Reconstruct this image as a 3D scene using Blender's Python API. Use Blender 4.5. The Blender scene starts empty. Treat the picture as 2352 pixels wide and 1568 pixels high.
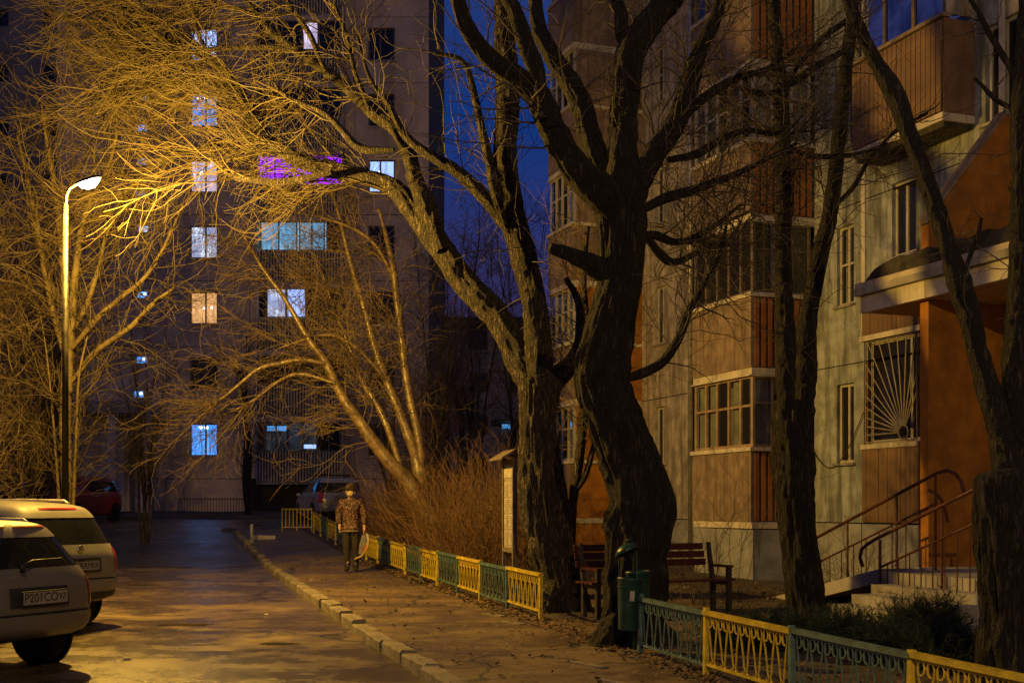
import bpy, bmesh, math, random
import numpy as np
from mathutils import Vector, Matrix
from mathutils.bvhtree import BVHTree

SC = bpy.context.scene
COL = SC.collection
R = math.radians
random.seed(7)

# ------------------------------------------------------------------ camera
CAMZ = 1.6
FPX = 2800.0          # focal length in pixels of a 2352 px wide picture
HORZ = 1160.0         # eye level in that picture
cam_d = bpy.data.cameras.new('camera')
cam = bpy.data.objects.new('camera', cam_d)
COL.objects.link(cam)
cam.location = (0, 0, CAMZ)
cam.rotation_euler = (R(90), 0, 0)
cam_d.sensor_width = 36
cam_d.lens = 36 * FPX / 2352
cam_d.shift_y = (HORZ - 784) / 2352
cam_d.clip_start = 0.1
cam_d.clip_end = 3000
SC.camera = cam

# ------------------------------------------------------------------ world: late dusk sky over a lit town
world = bpy.data.worlds.new('World')
SC.world = world
world.use_nodes = True
nt = world.node_tree
bg = nt.nodes['Background']
tc = nt.nodes.new('ShaderNodeTexCoord')
sep = nt.nodes.new('ShaderNodeSeparateXYZ')
nt.links.new(tc.outputs['Generated'], sep.inputs[0])
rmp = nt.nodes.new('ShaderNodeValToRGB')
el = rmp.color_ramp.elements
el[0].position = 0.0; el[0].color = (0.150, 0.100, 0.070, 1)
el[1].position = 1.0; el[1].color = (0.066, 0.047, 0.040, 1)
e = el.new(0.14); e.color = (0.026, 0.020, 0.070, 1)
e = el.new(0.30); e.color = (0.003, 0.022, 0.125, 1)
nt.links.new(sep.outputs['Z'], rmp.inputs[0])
sky = nt.nodes.new('ShaderNodeTexSky')
sky.sky_type = 'NISHITA'
sky.sun_disc = False
sky.sun_elevation = R(-5)
sky.sun_rotation = R(200)
sk = nt.nodes.new('ShaderNodeVectorMath'); sk.operation = 'SCALE'
nt.links.new(sky.outputs[0], sk.inputs[0]); sk.inputs['Scale'].default_value = 0.05
ad = nt.nodes.new('ShaderNodeVectorMath'); ad.operation = 'ADD'
nt.links.new(rmp.outputs[0], ad.inputs[0]); nt.links.new(sk.outputs[0], ad.inputs[1])
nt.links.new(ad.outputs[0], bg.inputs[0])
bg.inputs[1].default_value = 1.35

SC.view_settings.view_transform = 'Standard'
SC.view_settings.look = 'None'
SC.view_settings.gamma = 1
SC.view_settings.exposure = 0.10
SC.view_settings.use_curve_mapping = False
SC.cycles.use_denoising = True
try:
    SC.cycles.denoiser = 'OPENIMAGEDENOISE'
    SC.cycles.denoising_prefilter = 'ACCURATE'
except Exception:
    pass
SC.cycles.max_bounces = 5
SC.cycles.diffuse_bounces = 3
SC.cycles.transparent_max_bounces = 12
SC.cycles.caustics_reflective = False
SC.cycles.caustics_refractive = False
SC.cycles.sample_clamp_indirect = 2.0
SC.cycles.sample_clamp_direct = 12.0

LAMP_POWER = 3800.0
LAMP2_POWER = 3200.0
LAMP_COLOR = (1.0, 0.56, 0.08)
LAMP2_COLOR = (1.0, 0.62, 0.19)

# ------------------------------------------------------------------ placement helpers
_gy = np.array([-400, -20, 0, 12, 20, 25, 30, 36, 40, 46, 52, 80, 200, 600], float)
_gz = np.array([-.3, -.1, 0, .12, .22, .30, .45, .76, 1.02, 1.24, 1.36, 1.5, 1.6, 1.6], float)
_gz = _gz - .10
_sy = np.arange(-60, 120.01, 0.5)
_sz = np.interp(_sy, _gy, _gz)
_k = np.hanning(9); _k /= _k.sum()
_sz2 = np.convolve(np.pad(_sz, 4, mode='edge'), _k, mode='valid')

def g(y):
    y = np.asarray(y, float)
    return np.where(y < 119, np.interp(y, _sy, _sz2), np.interp(y, _gy, _gz))

SL = 0.295            # the street drifts left by this much per metre of depth
def qx(q, y): return q - SL * y
KERB, FENCE = 2.47, 4.84

def P(xd, yd, Y):
    """point that stands at depth Y on the sight line of picture position (xd, yd)"""
    return ((xd - 1176) / FPX * Y, Y, CAMZ + (HORZ - yd) / FPX * Y)

# right-hand building: u along the facade towards the camera, w out of it, z up
RU = np.array((0.3437, -0.9391)); RN = np.array((-0.9391, -0.3437)); RA = np.array((5.57, 22.46))
def RB(u, w, z):
    p = RA + u * RU + w * RN
    return (p[0], p[1], z)
# far block: u = world x, w out of it towards the camera
FY = 52.0
def FB(u, w, z): return (u, FY - w, z)

# ------------------------------------------------------------------ materials
M = {}
def ramp_mix(nt, fac, a, b):
    m = nt.nodes.new('ShaderNodeMix'); m.data_type = 'RGBA'
    m.inputs['A'].default_value = (*a, 1); m.inputs['B'].default_value = (*b, 1)
    nt.links.new(fac, m.inputs['Factor'])
    return m.outputs['Result']

def noise(nt, vec, scale, detail=4, rough=.55, sc=None, dist=0):
    n = nt.nodes.new('ShaderNodeTexNoise')
    n.inputs['Scale'].default_value = scale; n.inputs['Detail'].default_value = detail
    n.inputs['Roughness'].default_value = rough; n.inputs['Distortion'].default_value = dist
    if sc is not None:
        mp = nt.nodes.new('ShaderNodeMapping'); mp.inputs['Scale'].default_value = sc
        nt.links.new(vec, mp.inputs['Vector']); vec = mp.outputs[0]
    nt.links.new(vec, n.inputs['Vector'])
    return n.outputs['Fac']

def contrast(nt, f, lo, hi):
    m = nt.nodes.new('ShaderNodeMapRange'); m.interpolation_type = 'SMOOTHSTEP'
    m.inputs['From Min'].default_value = lo; m.inputs['From Max'].default_value = hi
    nt.links.new(f, m.inputs['Value'])
    return m.outputs[0]

def mat(name, col, rough=.75, var=.3, scale=6, bump=.2, bscale=60, metal=0, stain=None, sscale=(2, 2, .35),
        coat=0, spec=.4, b2=None, slo=.5, shi=.72):
    m = bpy.data.materials.new(name); m.use_nodes = True
    nt = m.node_tree; b = nt.nodes['Principled BSDF']
    t = nt.nodes.new('ShaderNodeTexCoord'); v = t.outputs['Object']
    col = np.array(col, float)
    f = contrast(nt, noise(nt, v, scale, 6), .3, .7)
    c = ramp_mix(nt, f, tuple(col * (1 - var)), tuple(np.minimum(col * (1 + var * .8), 1)))
    if stain is not None:
        f2 = contrast(nt, noise(nt, v, 1.0, 6, .65, sscale, .4), slo, shi)
        mx = nt.nodes.new('ShaderNodeMix'); mx.data_type = 'RGBA'
        nt.links.new(f2, mx.inputs['Factor']); nt.links.new(c, mx.inputs['A'])
        mx.inputs['B'].default_value = (*stain, 1); c = mx.outputs['Result']
    nt.links.new(c, b.inputs['Base Color'])
    rr = nt.nodes.new('ShaderNodeMapRange')
    nt.links.new(f, rr.inputs['Value']); rr.inputs['To Min'].default_value = max(rough - .12, .03)
    rr.inputs['To Max'].default_value = min(rough + .12, 1)
    nt.links.new(rr.outputs[0], b.inputs['Roughness'])
    b.inputs['Metallic'].default_value = metal
    b.inputs['Specular IOR Level'].default_value = spec
    b.inputs['Coat Weight'].default_value = coat
    if bump:
        h = noise(nt, v, bscale, 5, .6, b2)
        bp = nt.nodes.new('ShaderNodeBump'); bp.inputs['Strength'].default_value = bump
        bp.inputs['Distance'].default_value = .02
        nt.links.new(h, bp.inputs['Height']); nt.links.new(bp.outputs[0], b.inputs['Normal'])
    M[name] = m
    return m

def emis(name, col, strength, fold=0.0, fscale=9, second=None):
    """a room seen through a lit window: light cloth with soft folds"""
    m = bpy.data.materials.new(name); m.use_nodes = True
    nt = m.node_tree; nt.nodes.clear()
    o = nt.nodes.new('ShaderNodeOutputMaterial'); em = nt.nodes.new('ShaderNodeEmission')
    em.inputs['Color'].default_value = (*col, 1); em.inputs['Strength'].default_value = strength
    if fold:
        t = nt.nodes.new('ShaderNodeTexCoord')
        f = contrast(nt, noise(nt, t.outputs['Object'], fscale, 3, .6, (1, 1, .12)), .3, .7)
        f2 = contrast(nt, noise(nt, t.outputs['Object'], 1.7, 3), .35, .65)
        c = ramp_mix(nt, f, tuple(np.array(col) * (1 - fold)), col)
        mx = nt.nodes.new('ShaderNodeMix'); mx.data_type = 'RGBA'
        nt.links.new(f2, mx.inputs['Factor']); nt.links.new(c, mx.inputs['A'])
        mx.inputs['B'].default_value = (*(second or tuple(np.array(col) * .6)), 1)
        nt.links.new(mx.outputs['Result'], em.inputs['Color'])
    nt.links.new(em.outputs[0], o.inputs[0])
    try: m.cycles.emission_sampling = 'NONE'
    except Exception: pass
    M[name] = m
    return m

def glassmat(name, tint=(.8, .85, .9), fac=.12, dark=None):
    m = bpy.data.materials.new(name); m.use_nodes = True
    nt = m.node_tree; nt.nodes.clear()
    o = nt.nodes.new('ShaderNodeOutputMaterial')
    gl = nt.nodes.new('ShaderNodeBsdfGlossy'); gl.inputs['Roughness'].default_value = .04
    if dark:
        a = nt.nodes.new('ShaderNodeBsdfDiffuse'); a.inputs[0].default_value = (*dark, 1)
    else:
        a = nt.nodes.new('ShaderNodeBsdfTransparent'); a.inputs[0].default_value = (*tint, 1)
    mx = nt.nodes.new('ShaderNodeMixShader')
    fr = nt.nodes.new('ShaderNodeFresnel'); fr.inputs['IOR'].default_value = 1.5
    nt.links.new(fr.outputs[0], mx.inputs[0])
    nt.links.new(a.outputs[0], mx.inputs[1]); nt.links.new(gl.outputs[0], mx.inputs[2])
    nt.links.new(mx.outputs[0], o.inputs[0])
    M[name] = m
    return m

# ------------------------------------------------------------------ mesh helpers
def fast_mesh(name, V, F, smooth=False):
    V = np.asarray(V, np.float32); F = np.asarray(F, np.int32)
    me = bpy.data.meshes.new(name)
    n, k = F.shape
    me.vertices.add(len(V)); me.vertices.foreach_set('co', V.ravel())
    me.loops.add(n * k); me.loops.foreach_set('vertex_index', F.ravel())
    me.polygons.add(n); me.polygons.foreach_set('loop_start', np.arange(0, n * k, k, dtype=np.int32))
    me.update(calc_edges=True)
    if smooth: me.shade_smooth()
    return me

class MB:
    """collects boxes, bars, tubes and quads"""
    def __init__(s): s.v = []; s.f = []
    def quad(s, a, b, c, d):
        n = len(s.v); s.v += [tuple(a), tuple(b), tuple(c), tuple(d)]; s.f.append((n, n+1, n+2, n+3)); return s
    def poly(s, pts):
        n = len(s.v); s.v += [tuple(p) for p in pts]; s.f.append(tuple(range(n, n + len(pts)))); return s
    def box(s, x0, x1, y0, y1, z0, z1, fn=None):
        c = [(x0,y0,z0),(x1,y0,z0),(x1,y1,z0),(x0,y1,z0),(x0,y0,z1),(x1,y0,z1),(x1,y1,z1),(x0,y1,z1)]
        if fn: c = [tuple(fn(*p)) for p in c]
        n = len(s.v); s.v += c
        s.f += [(n+i for i in q) for q in ((0,3,2,1),(4,5,6,7),(0,1,5,4),(1,2,6,5),(2,3,7,6),(3,0,4,7))]
        s.f = [tuple(q) for q in s.f]; return s
    def prism(s, pts, vec):
        n = len(s.v); k = len(pts); vec = Vector(vec)
        s.v += [tuple(p) for p in pts] + [tuple(Vector(p) + vec) for p in pts]
        s.f.append(tuple(range(n + k - 1, n - 1, -1))); s.f.append(tuple(range(n + k, n + 2*k)))
        for i in range(k):
            j = (i + 1) % k; s.f.append((n+i, n+j, n+k+j, n+k+i))
        return s
    def tube(s, pts, r, sides=8, caps=True):
        pts = [Vector(p) for p in pts]; N = len(pts)
        rr = r if hasattr(r, '__len__') else [r] * N
        up = None; rings = []
        for i, p in enumerate(pts):
            t = (pts[min(i+1, N-1)] - pts[max(i-1, 0)]).normalized()
            if up is None: up = t.orthogonal().normalized()
            a = (up - t * up.dot(t)).normalized(); up = a; b = t.cross(a)
            n0 = len(s.v); rings.append(n0)
            for k in range(sides):
                th = 2 * math.pi * (k + .5) / sides
                s.v.append(tuple(p + (a * math.cos(th) + b * math.sin(th)) * rr[i]))
        for i in range(N - 1):
            for k in range(sides):
                k2 = (k + 1) % sides
                s.f.append((rings[i]+k, rings[i]+k2, rings[i+1]+k2, rings[i+1]+k))
        if caps:
            s.f.append(tuple(rings[0] + k for k in reversed(range(sides))))
            s.f.append(tuple(rings[-1] + k for k in range(sides)))
        return s
    def lathe(s, prof, sides=20, c=(0, 0, 0)):
        rings = []
        for (r, z) in prof:
            n0 = len(s.v); rings.append(n0)
            for k in range(sides):
                th = 2 * math.pi * k / sides
                s.v.append((c[0] + r * math.cos(th), c[1] + r * math.sin(th), c[2] + z))
        for i in range(len(prof) - 1):
            for k in range(sides):
                k2 = (k + 1) % sides
                s.f.append((rings[i]+k, rings[i]+k2, rings[i+1]+k2, rings[i+1]+k))
        s.f.append(tuple(rings[0] + k for k in reversed(range(sides))))
        s.f.append(tuple(rings[-1] + k for k in range(sides)))
        return s
    def ball(s, c, r, n=10, m=6):
        rx, ry, rz = r if hasattr(r, '__len__') else (r, r, r)
        prof = [(max(math.sin(math.pi * i / m), .02), -math.cos(math.pi * i / m)) for i in range(m + 1)]
        n0 = len(s.v); s.lathe(prof, n)
        for i in range(n0, len(s.v)):
            x, y, z = s.v[i]; s.v[i] = (c[0] + x * rx, c[1] + y * ry, c[2] + z * rz)
        return s
    def mesh(s, name, smooth=False):
        me = bpy.data.meshes.new(name); me.from_pydata(s.v, [], s.f); me.update()
        if smooth: me.shade_smooth()
        return me
    def build(s, name, m, parent=None, smooth=False, bevel=0):
        o = obj(name, s.mesh(name, smooth), m, parent)
        if bevel:
            b = o.modifiers.new('bevel', 'BEVEL'); b.width = bevel; b.segments = 2; b.limit_method = 'ANGLE'
        return o

def obj(name, me, m, parent=None):
    o = bpy.data.objects.new(name, me); COL.objects.link(o)
    if m is not None and not me.materials: me.materials.append(M[m] if isinstance(m, str) else m)
    if parent is not None: o.parent = parent
    return o

def tag(o, label=None, cat=None, group=None, kind=None):
    if label: o['label'] = label
    if cat: o['category'] = cat
    if group: o['group'] = group
    if kind: o['kind'] = kind
    return o

def thing(name, label, cat, loc=(0, 0, 0), rz=0, group=None):
    o = bpy.data.objects.new(name, None); COL.objects.link(o)
    o.empty_display_size = .2
    o.location = loc; o.rotation_euler = (0, 0, rz)
    return tag(o, label, cat, group)

def structure(name, me, m):
    return tag(obj(name, me, m), kind='structure')

def lumps(x, y, a=1.0):
    return a * (np.sin(x * 1.7 + 1.3 * np.sin(y * .9)) * .5 + np.sin(y * 2.3 + x * .7) * .3 + np.sin(x * 5.1 - y * 3.7) * .2
                + np.sin(x * 9.3 + y * 11.1) * .1)

# ------------------------------------------------------------------ the materials of the place
mat('dirt', (.075, .058, .042), .95, .45, 2.2, .9, 14, stain=(.035, .032, .022), sscale=(1.3, 1.3, 1))
mat('kerb', (.22, .19, .145), .85, .35, 5, .9, 35, stain=(.10, .085, .06), sscale=(3, 3, 3))
mat('bark_willow', (.125, .105, .082), .9, .5, 9, 1.0, 28, b2=(1, 1, .25), stain=(.05, .045, .038), sscale=(6, 6, 1.5))
mat('bark_dark', (.060, .050, .042), .9, .5, 9, 1.0, 30, b2=(1, 1, .3), stain=(.03, .027, .023), sscale=(7, 7, 2))
mat('bark_smooth', (.15, .105, .05), .34, .4, 9, .5, 22, b2=(1, 1, .8), stain=(.065, .045, .024), sscale=(6, 6, 9), spec=.6)
mat('twig_gold', (.088, .067, .024), .6, .35, 3, 0)
mat('twig_brown', (.155, .112, .062), .75, .35, 3, 0)
mat('twig_lamp', (.052, .038, .015), .65, .35, 3, 0)
mat('grille_paint', (.30, .265, .22), .6, .2, 8, .1, 40)
mat('lamp_pole', (.012, .0105, .008), .5, .25, 8, .15, 60)
mat('tar', (.030, .023, .016), .95, .4, 9, .9, 40, spec=.08)
mat('frame_wood', (.36, .26, .17), .6, .2, 6, .1, 40, stain=(.18, .12, .08), sscale=(4, 4, 1))
mat('bark_lamp', (.085, .064, .028), .8, .4, 9, .6, 30, b2=(1, 1, .3))
mat('twig_dark', (.085, .068, .055), .85, .35, 3, 0)
mat('twig_red', (.175, .10, .046), .7, .35, 3, 0)
mat('juniper', (.030, .050, .028), .7, .5, 5, 0)
mat('leaf', (.15, .095, .05), .85, .55, 7, 0)
mat('paint_yellow', (.58, .44, .03), .45, .3, 9, .25, 60, stain=(.40, .26, .05), sscale=(5, 5, 5), slo=.6, shi=.8)
mat('paint_green', (.085, .150, .135), .5, .35, 9, .25, 60, stain=(.06, .085, .07), sscale=(5, 5, 5), slo=.6, shi=.8)
mat('bin_green', (.014, .052, .045), .35, .25, 8, .15, 40, stain=(.02, .05, .04), sscale=(5, 5, 2))
mat('bench_wood', (.06, .013, .010), .4, .35, 10, .3, 40, b2=(1, .2, 1))
mat('iron', (.035, .030, .028), .5, .3, 12, .2, 50)
mat('rail_paint', (.085, .026, .020), .42, .3, 12, .2, 50)
mat('galv', (.42, .41, .39), .45, .2, 8, .15, 60, metal=.6)
mat('concrete', (.36, .34, .31), .9, .25, 3, .5, 30, stain=(.16, .15, .13), sscale=(2, 2, .6))
mat('plinth', (.29, .30, .33), .9, .25, 3, .5, 30, stain=(.12, .12, .125), sscale=(2.5, 2.5, .5))
mat('plaster_green', (.325, .355, .37), .9, .34, 4, .35, 40, stain=(.10, .11, .105), sscale=(5, 5, .5), slo=.40, shi=.70)
mat('plaster_beige', (.40, .365, .32), .9, .34, 4, .35, 40, stain=(.155, .135, .11), sscale=(5, 5, .5), slo=.40, shi=.70)
mat('plaster_far', (.62, .49, .38), .95, .18, 1.2, .3, 20, stain=(.38, .29, .22), sscale=(.9, .9, .2))
mat('tower_wall', (.20, .19, .24), .95, .2, 1.2, .3, 20, stain=(.12, .115, .15), sscale=(.7, .7, .15))
mat('joint', (.10, .095, .09), .95, .2, 4, .2)
mat('panel_rose', (.27, .20, .15), .75, .3, 5, .25, 40, stain=(.13, .095, .072), sscale=(7, 7, .35), slo=.42, shi=.72)
mat('panel_orange', (.36, .14, .045), .7, .22, 3, .25, 40, stain=(.26, .09, .03), sscale=(3, 3, .3))
mat('panel_brown', (.20, .125, .075), .75, .25, 3, .25, 40, stain=(.16, .085, .045), sscale=(9, 9, .4))
mat('rib_dark', (.05, .035, .028), .8, .3, 4, .1)
mat('wall_orange', (.36, .15, .020), .8, .28, 3.5, .35, 60, stain=(.30, .115, .02), sscale=(1.5, 1.5, .6))
mat('white_frame', (.46, .44, .40), .5, .12, 6, .1, 40, stain=(.36, .34, .30), sscale=(4, 4, 1))
mat('dark_frame', (.15, .12, .10), .6, .2, 6, .1, 40)
mat('slab_white', (.60, .55, .46), .85, .2, 3, .3, 40, stain=(.26, .23, .18), sscale=(5, 5, .3))
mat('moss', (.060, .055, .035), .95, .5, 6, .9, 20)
mat('ceiling_paint', (.50, .30, .15), .9, .2, 2, .2)
mat('room_dark', (.020, .017, .016), .9, .4, 2, 0)
mat('curtain_grey', (.30, .29, .27), .9, .3, 3, .5, 10, b2=(1, 1, .06))
mat('tower_roof', (.05, .05, .05), .9)
glassmat('glass'); glassmat('glass_dark', dark=(.018, .017, .018)); glassmat('car_glass', dark=(.012, .013, .013))
mat('tin', (.50, .44, .36), .6, .3, 3, .2, 30, metal=.3, stain=(.30, .26, .21), sscale=(5, 5, .4))
mat('car_silver', (.19, .18, .162), .48, .08, 2, .05, 60, metal=.45, coat=.25, stain=(.17, .15, .12), sscale=(2, 2, 2), slo=.45, shi=.8)
mat('car_white', (.20, .19, .165), .48, .08, 2, .05, 60, coat=.3, stain=(.26, .23, .18), sscale=(2, 2, 2), slo=.5, shi=.85)
mat('car_red', (.34, .034, .024), .35, .1, 2, .05, 60, coat=.3, stain=(.20, .03, .022), sscale=(2, 2, 2))
mat('car_grey', (.34, .34, .36), .34, .08, 2, .05, 60, metal=.4, coat=.25)
mat('black_plastic', (.020, .019, .018), .6, .2, 6, .1)
mat('rubber', (.015, .014, .014), .85, .25, 8, .3, 60)
mat('rim', (.20, .20, .20), .4, .2, 6, .05, metal=.7)
mat('lens_red', (.40, .030, .018), .2, .1, 4, 0, coat=.5)
mat('lens_orange', (.72, .17, .03), .25, .1, 4, 0, coat=.5)
mat('lens_clear', (.55, .55, .52), .12, .1, 4, 0, metal=.5, coat=.5)
mat('plate_white', (.26, .245, .21), .5, .2, 10, 0)
mat('plate_text', (.02, .02, .02), .6, .1, 4, 0)
mat('chrome', (.6, .58, .55), .15, .05, 4, 0, metal=1)
mat('notice_board', (.27, .24, .19), .8, .15, 6, .1)
mat('paper', (.40, .37, .31), .8, .25, 9, .05)
mat('paper_print', (.20, .18, .155), .8, .3, 60, 0)
mat('wood_old', (.17, .135, .095), .85, .35, 8, .5, 30, b2=(1, 1, .15))
mat('skin', (.50, .31, .22), .55, .08, 8, .1)
mat('mask_cloth', (.50, .40, .20), .8, .06, 12, .1)
mat('trousers', (.030, .025, .022), .9, .3, 10, .4, 60)
mat('boots', (.020, .017, .015), .5, .3, 10, .2)
mat('hat', (.075, .055, .045), .95, .4, 40, .9, 90)
mat('bag_white', (.42, .39, .31), .4, .1, 8, .3, 30)
mat('bag_yellow', (.45, .31, .04), .4, .1, 8, .3, 30)
mat('bag_red', (.55, .05, .03), .4, .1, 8, .3, 30)
mat('bag_grey', (.16, .15, .16), .5, .2, 8, .3, 30)
mat('kiosk_wall', (.52, .52, .66), .8, .1, 3, .1)
mat('stone_white', (.50, .47, .42), .9, .2, 10, .4)
emis('lit_blue', (.09, .36, .92), 2.40, .75, 7, (.04, .20, .62))
emis('lit_cyan', (.20, .46, .66), 1.60, .7, 8, (.08, .22, .36))
emis('lit_white', (.62, .68, .85), 1.80, .7, 9, (.20, .22, .36))
emis('lit_ice', (.30, .46, .90), 2.40, .6, 8, (.26, .34, .62))
emis('lit_pink', (.72, .56, .66), 2.10, .75, 9, (.26, .20, .30))
emis('lit_amber', (.85, .42, .16), 1.70, .45, 12, (.55, .26, .09))
emis('lit_purple', (.24, .003, .75), 4.50, .4, 6, (.16, .003, .5))
emis('lit_deep', (.016, .020, .075), 1.0, .6, 7, (.03, .032, .11))
emis('lit_dim', (.02, .024, .03), .6, .6, 9, (.04, .05, .07))
emis('led_blue', (.12, .45, 1.0), .9)
emis('bulb', (1.0, .97, .90), 5.0)
emis('lamp_glow', (1.0, .93, .72), 14.0)

def jacket_mat():
    m = bpy.data.materials.new('jacket'); m.use_nodes = True
    nt = m.node_tree; b = nt.nodes['Principled BSDF']
    t = nt.nodes.new('ShaderNodeTexCoord')
    vo = nt.nodes.new('ShaderNodeTexVoronoi'); vo.inputs['Scale'].default_value = 36
    nt.links.new(t.outputs['Object'], vo.inputs['Vector'])
    f = contrast(nt, vo.outputs['Distance'], .22, .50)
    c = ramp_mix(nt, f, (.32, .165, .13), (.032, .017, .015))
    nt.links.new(c, b.inputs['Base Color']); b.inputs['Roughness'].default_value = .75
    M['jacket'] = m
jacket_mat()

def bark(name, hi, lo, ridge=34, stretch=.16, depth=.05):
    m = bpy.data.materials.new(name); m.use_nodes = True
    nt = m.node_tree; b = nt.nodes['Principled BSDF']
    t = nt.nodes.new('ShaderNodeTexCoord'); v = t.outputs['Object']
    n1 = noise(nt, v, ridge, 4, .6, (1, 1, stretch), .5)
    n2 = noise(nt, v, ridge * 2.6, 4, .65, (1, 1, stretch * 2.2), .3)
    n3 = noise(nt, v, 3.0, 4)
    ab = nt.nodes.new('ShaderNodeMath'); ab.operation = 'SUBTRACT'; nt.links.new(n1, ab.inputs[0]); ab.inputs[1].default_value = .5
    aa = nt.nodes.new('ShaderNodeMath'); aa.operation = 'ABSOLUTE'; nt.links.new(ab.outputs[0], aa.inputs[0])
    r = contrast(nt, aa.outputs[0], .0, .16)
    h = nt.nodes.new('ShaderNodeMath'); h.operation = 'MULTIPLY_ADD'
    nt.links.new(n2, h.inputs[0]); h.inputs[1].default_value = .55; nt.links.new(r, h.inputs[2])
    c = ramp_mix(nt, contrast(nt, h.outputs[0], .25, 1.35), lo, hi)
    c2 = nt.nodes.new('ShaderNodeMix'); c2.data_type = 'RGBA'; c2.blend_type = 'MULTIPLY'; c2.inputs['Factor'].default_value = .7
    nt.links.new(c, c2.inputs['A']); nt.links.new(ramp_mix(nt, contrast(nt, n3, .3, .7), (.55, .55, .5), (1.3, 1.25, 1.2)), c2.inputs['B'])
    nt.links.new(c2.outputs['Result'], b.inputs['Base Color']); b.inputs['Roughness'].default_value = .85
    bp = nt.nodes.new('ShaderNodeBump'); bp.inputs['Strength'].default_value = 1.0; bp.inputs['Distance'].default_value = depth
    nt.links.new(h.outputs[0], bp.inputs['Height']); nt.links.new(bp.outputs[0], b.inputs['Normal'])
    M[name] = m
bark('bark_willow', (.21, .17, .115), (.028, .023, .017), 28, .15, .07)
bark('bark_dark', (.060, .048, .036), (.010, .008, .0065), 26, .14, .075)

def asphalt(name, base, light, wet_lo, wet_hi, patch=(.42, .62), rough=(.14, .62)):
    m = bpy.data.materials.new(name); m.use_nodes = True
    nt = m.node_tree; b = nt.nodes['Principled BSDF']
    t = nt.nodes.new('ShaderNodeTexCoord'); v = t.outputs['Object']
    big = noise(nt, v, .62, 8, .66, (.8, 1.1, 1), .8)
    mid = noise(nt, v, 3.2, 6, .65)
    fine = noise(nt, v, 42, 5, .72)
    s = nt.nodes.new('ShaderNodeMath'); s.operation = 'MULTIPLY_ADD'
    nt.links.new(mid, s.inputs[0]); s.inputs[1].default_value = .45; nt.links.new(big, s.inputs[2])
    dry = contrast(nt, s.outputs[0], patch[0] + .225, patch[1] + .225)
    c = ramp_mix(nt, dry, base, light)
    c2 = nt.nodes.new('ShaderNodeMix'); c2.data_type = 'RGBA'; c2.blend_type = 'MULTIPLY'
    c2.inputs['Factor'].default_value = .85
    nt.links.new(c, c2.inputs['A']); nt.links.new(ramp_mix(nt, contrast(nt, fine, .3, .7), (.45, .45, .45), (1.25, 1.25, 1.25)), c2.inputs['B'])
    # cracks with tar in them
    vo = nt.nodes.new('ShaderNodeTexVoronoi'); vo.feature = 'DISTANCE_TO_EDGE'; vo.inputs['Scale'].default_value = .24
    wv = nt.nodes.new('ShaderNodeVectorMath'); wv.operation = 'ADD'
    nn = nt.nodes.new('ShaderNodeTexNoise'); nn.inputs['Scale'].default_value = 1.6; nn.inputs['Detail'].default_value = 5
    nt.links.new(v, nn.inputs['Vector']); nt.links.new(v, wv.inputs[0]); nt.links.new(nn.outputs['Color'], wv.inputs[1])
    nt.links.new(wv.outputs[0], vo.inputs['Vector'])
    cr = contrast(nt, vo.outputs['Distance'], .003, .012)
    c3 = nt.nodes.new('ShaderNodeMix'); c3.data_type = 'RGBA'
    nt.links.new(cr, c3.inputs['Factor']); c3.inputs['A'].default_value = (.02, .018, .016, 1)
    nt.links.new(c2.outputs['Result'], c3.inputs['B'])
    nt.links.new(c3.outputs['Result'], b.inputs['Base Color'])
    rr = nt.nodes.new('ShaderNodeMapRange'); nt.links.new(dry, rr.inputs['Value'])
    rr.inputs['To Min'].default_value = rough[0]; rr.inputs['To Max'].default_value = rough[1]
    nt.links.new(rr.outputs[0], b.inputs['Roughness'])
    b.inputs['Specular IOR Level'].default_value = .5
    h = nt.nodes.new('ShaderNodeMath'); h.operation = 'MULTIPLY_ADD'
    nt.links.new(fine, h.inputs[0]); h.inputs[1].default_value = .35; nt.links.new(mid, h.inputs[2])
    bp = nt.nodes.new('ShaderNodeBump'); bp.inputs['Strength'].default_value = .75; bp.inputs['Distance'].default_value = .03
    nt.links.new(h.outputs[0], bp.inputs['Height']); nt.links.new(bp.outputs[0], b.inputs['Normal'])
    M[name] = m
asphalt('asphalt_old', (.066, .048, .031), (.255, .182, .098), .4, .6, (.38, .84), (.2, .66))
asphalt('asphalt_walk', (.105, .072, .043), (.19, .13, .074), .4, .6, (.40, .66), (.42, .8))
asphalt('asphalt_new', (.036, .034, .040), (.058, .054, .058), .4, .6, (.35, .7), (.18, .42))
# ================================================================== GROUND, ROAD, PAVEMENT
def sheet(qs, ys, zfn, keep=None):
    qs = np.asarray(qs, float); ys = np.asarray(ys, float)
    Q, Y = np.meshgrid(qs, ys)
    X = qx(Q, Y); Z = zfn(Q, Y)
    V = np.stack([X, Y, Z], -1).reshape(-1, 3)
    n = len(qs); F = []
    i, j = np.meshgrid(np.arange(len(ys) - 1), np.arange(n - 1), indexing='ij')
    a = (i * n + j).ravel()
    F = np.stack([a, a + 1, a + n + 1, a + n], -1)
    if keep is not None:
        qc = (Q[:-1, :-1] + Q[1:, 1:]) / 2; yc = (Y[:-1, :-1] + Y[1:, 1:]) / 2
        F = F[keep(qc, yc).ravel()]
    used = np.unique(F); mp = -np.ones(len(V), int); mp[used] = np.arange(len(used))
    return V[used], mp[F]

def road_in(q, y, m=0.0):
    a = (y < 19) & (q > -8 + m) & (q < KERB - m)
    b = (y >= 18) & (y < 39) & (q > -1.5 + m) & (q < KERB - m)
    c = (y > 38 + m) & (y < 45 - m) & (q < 14 - m) & (q > -24 + m)
    return a | b | c

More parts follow.
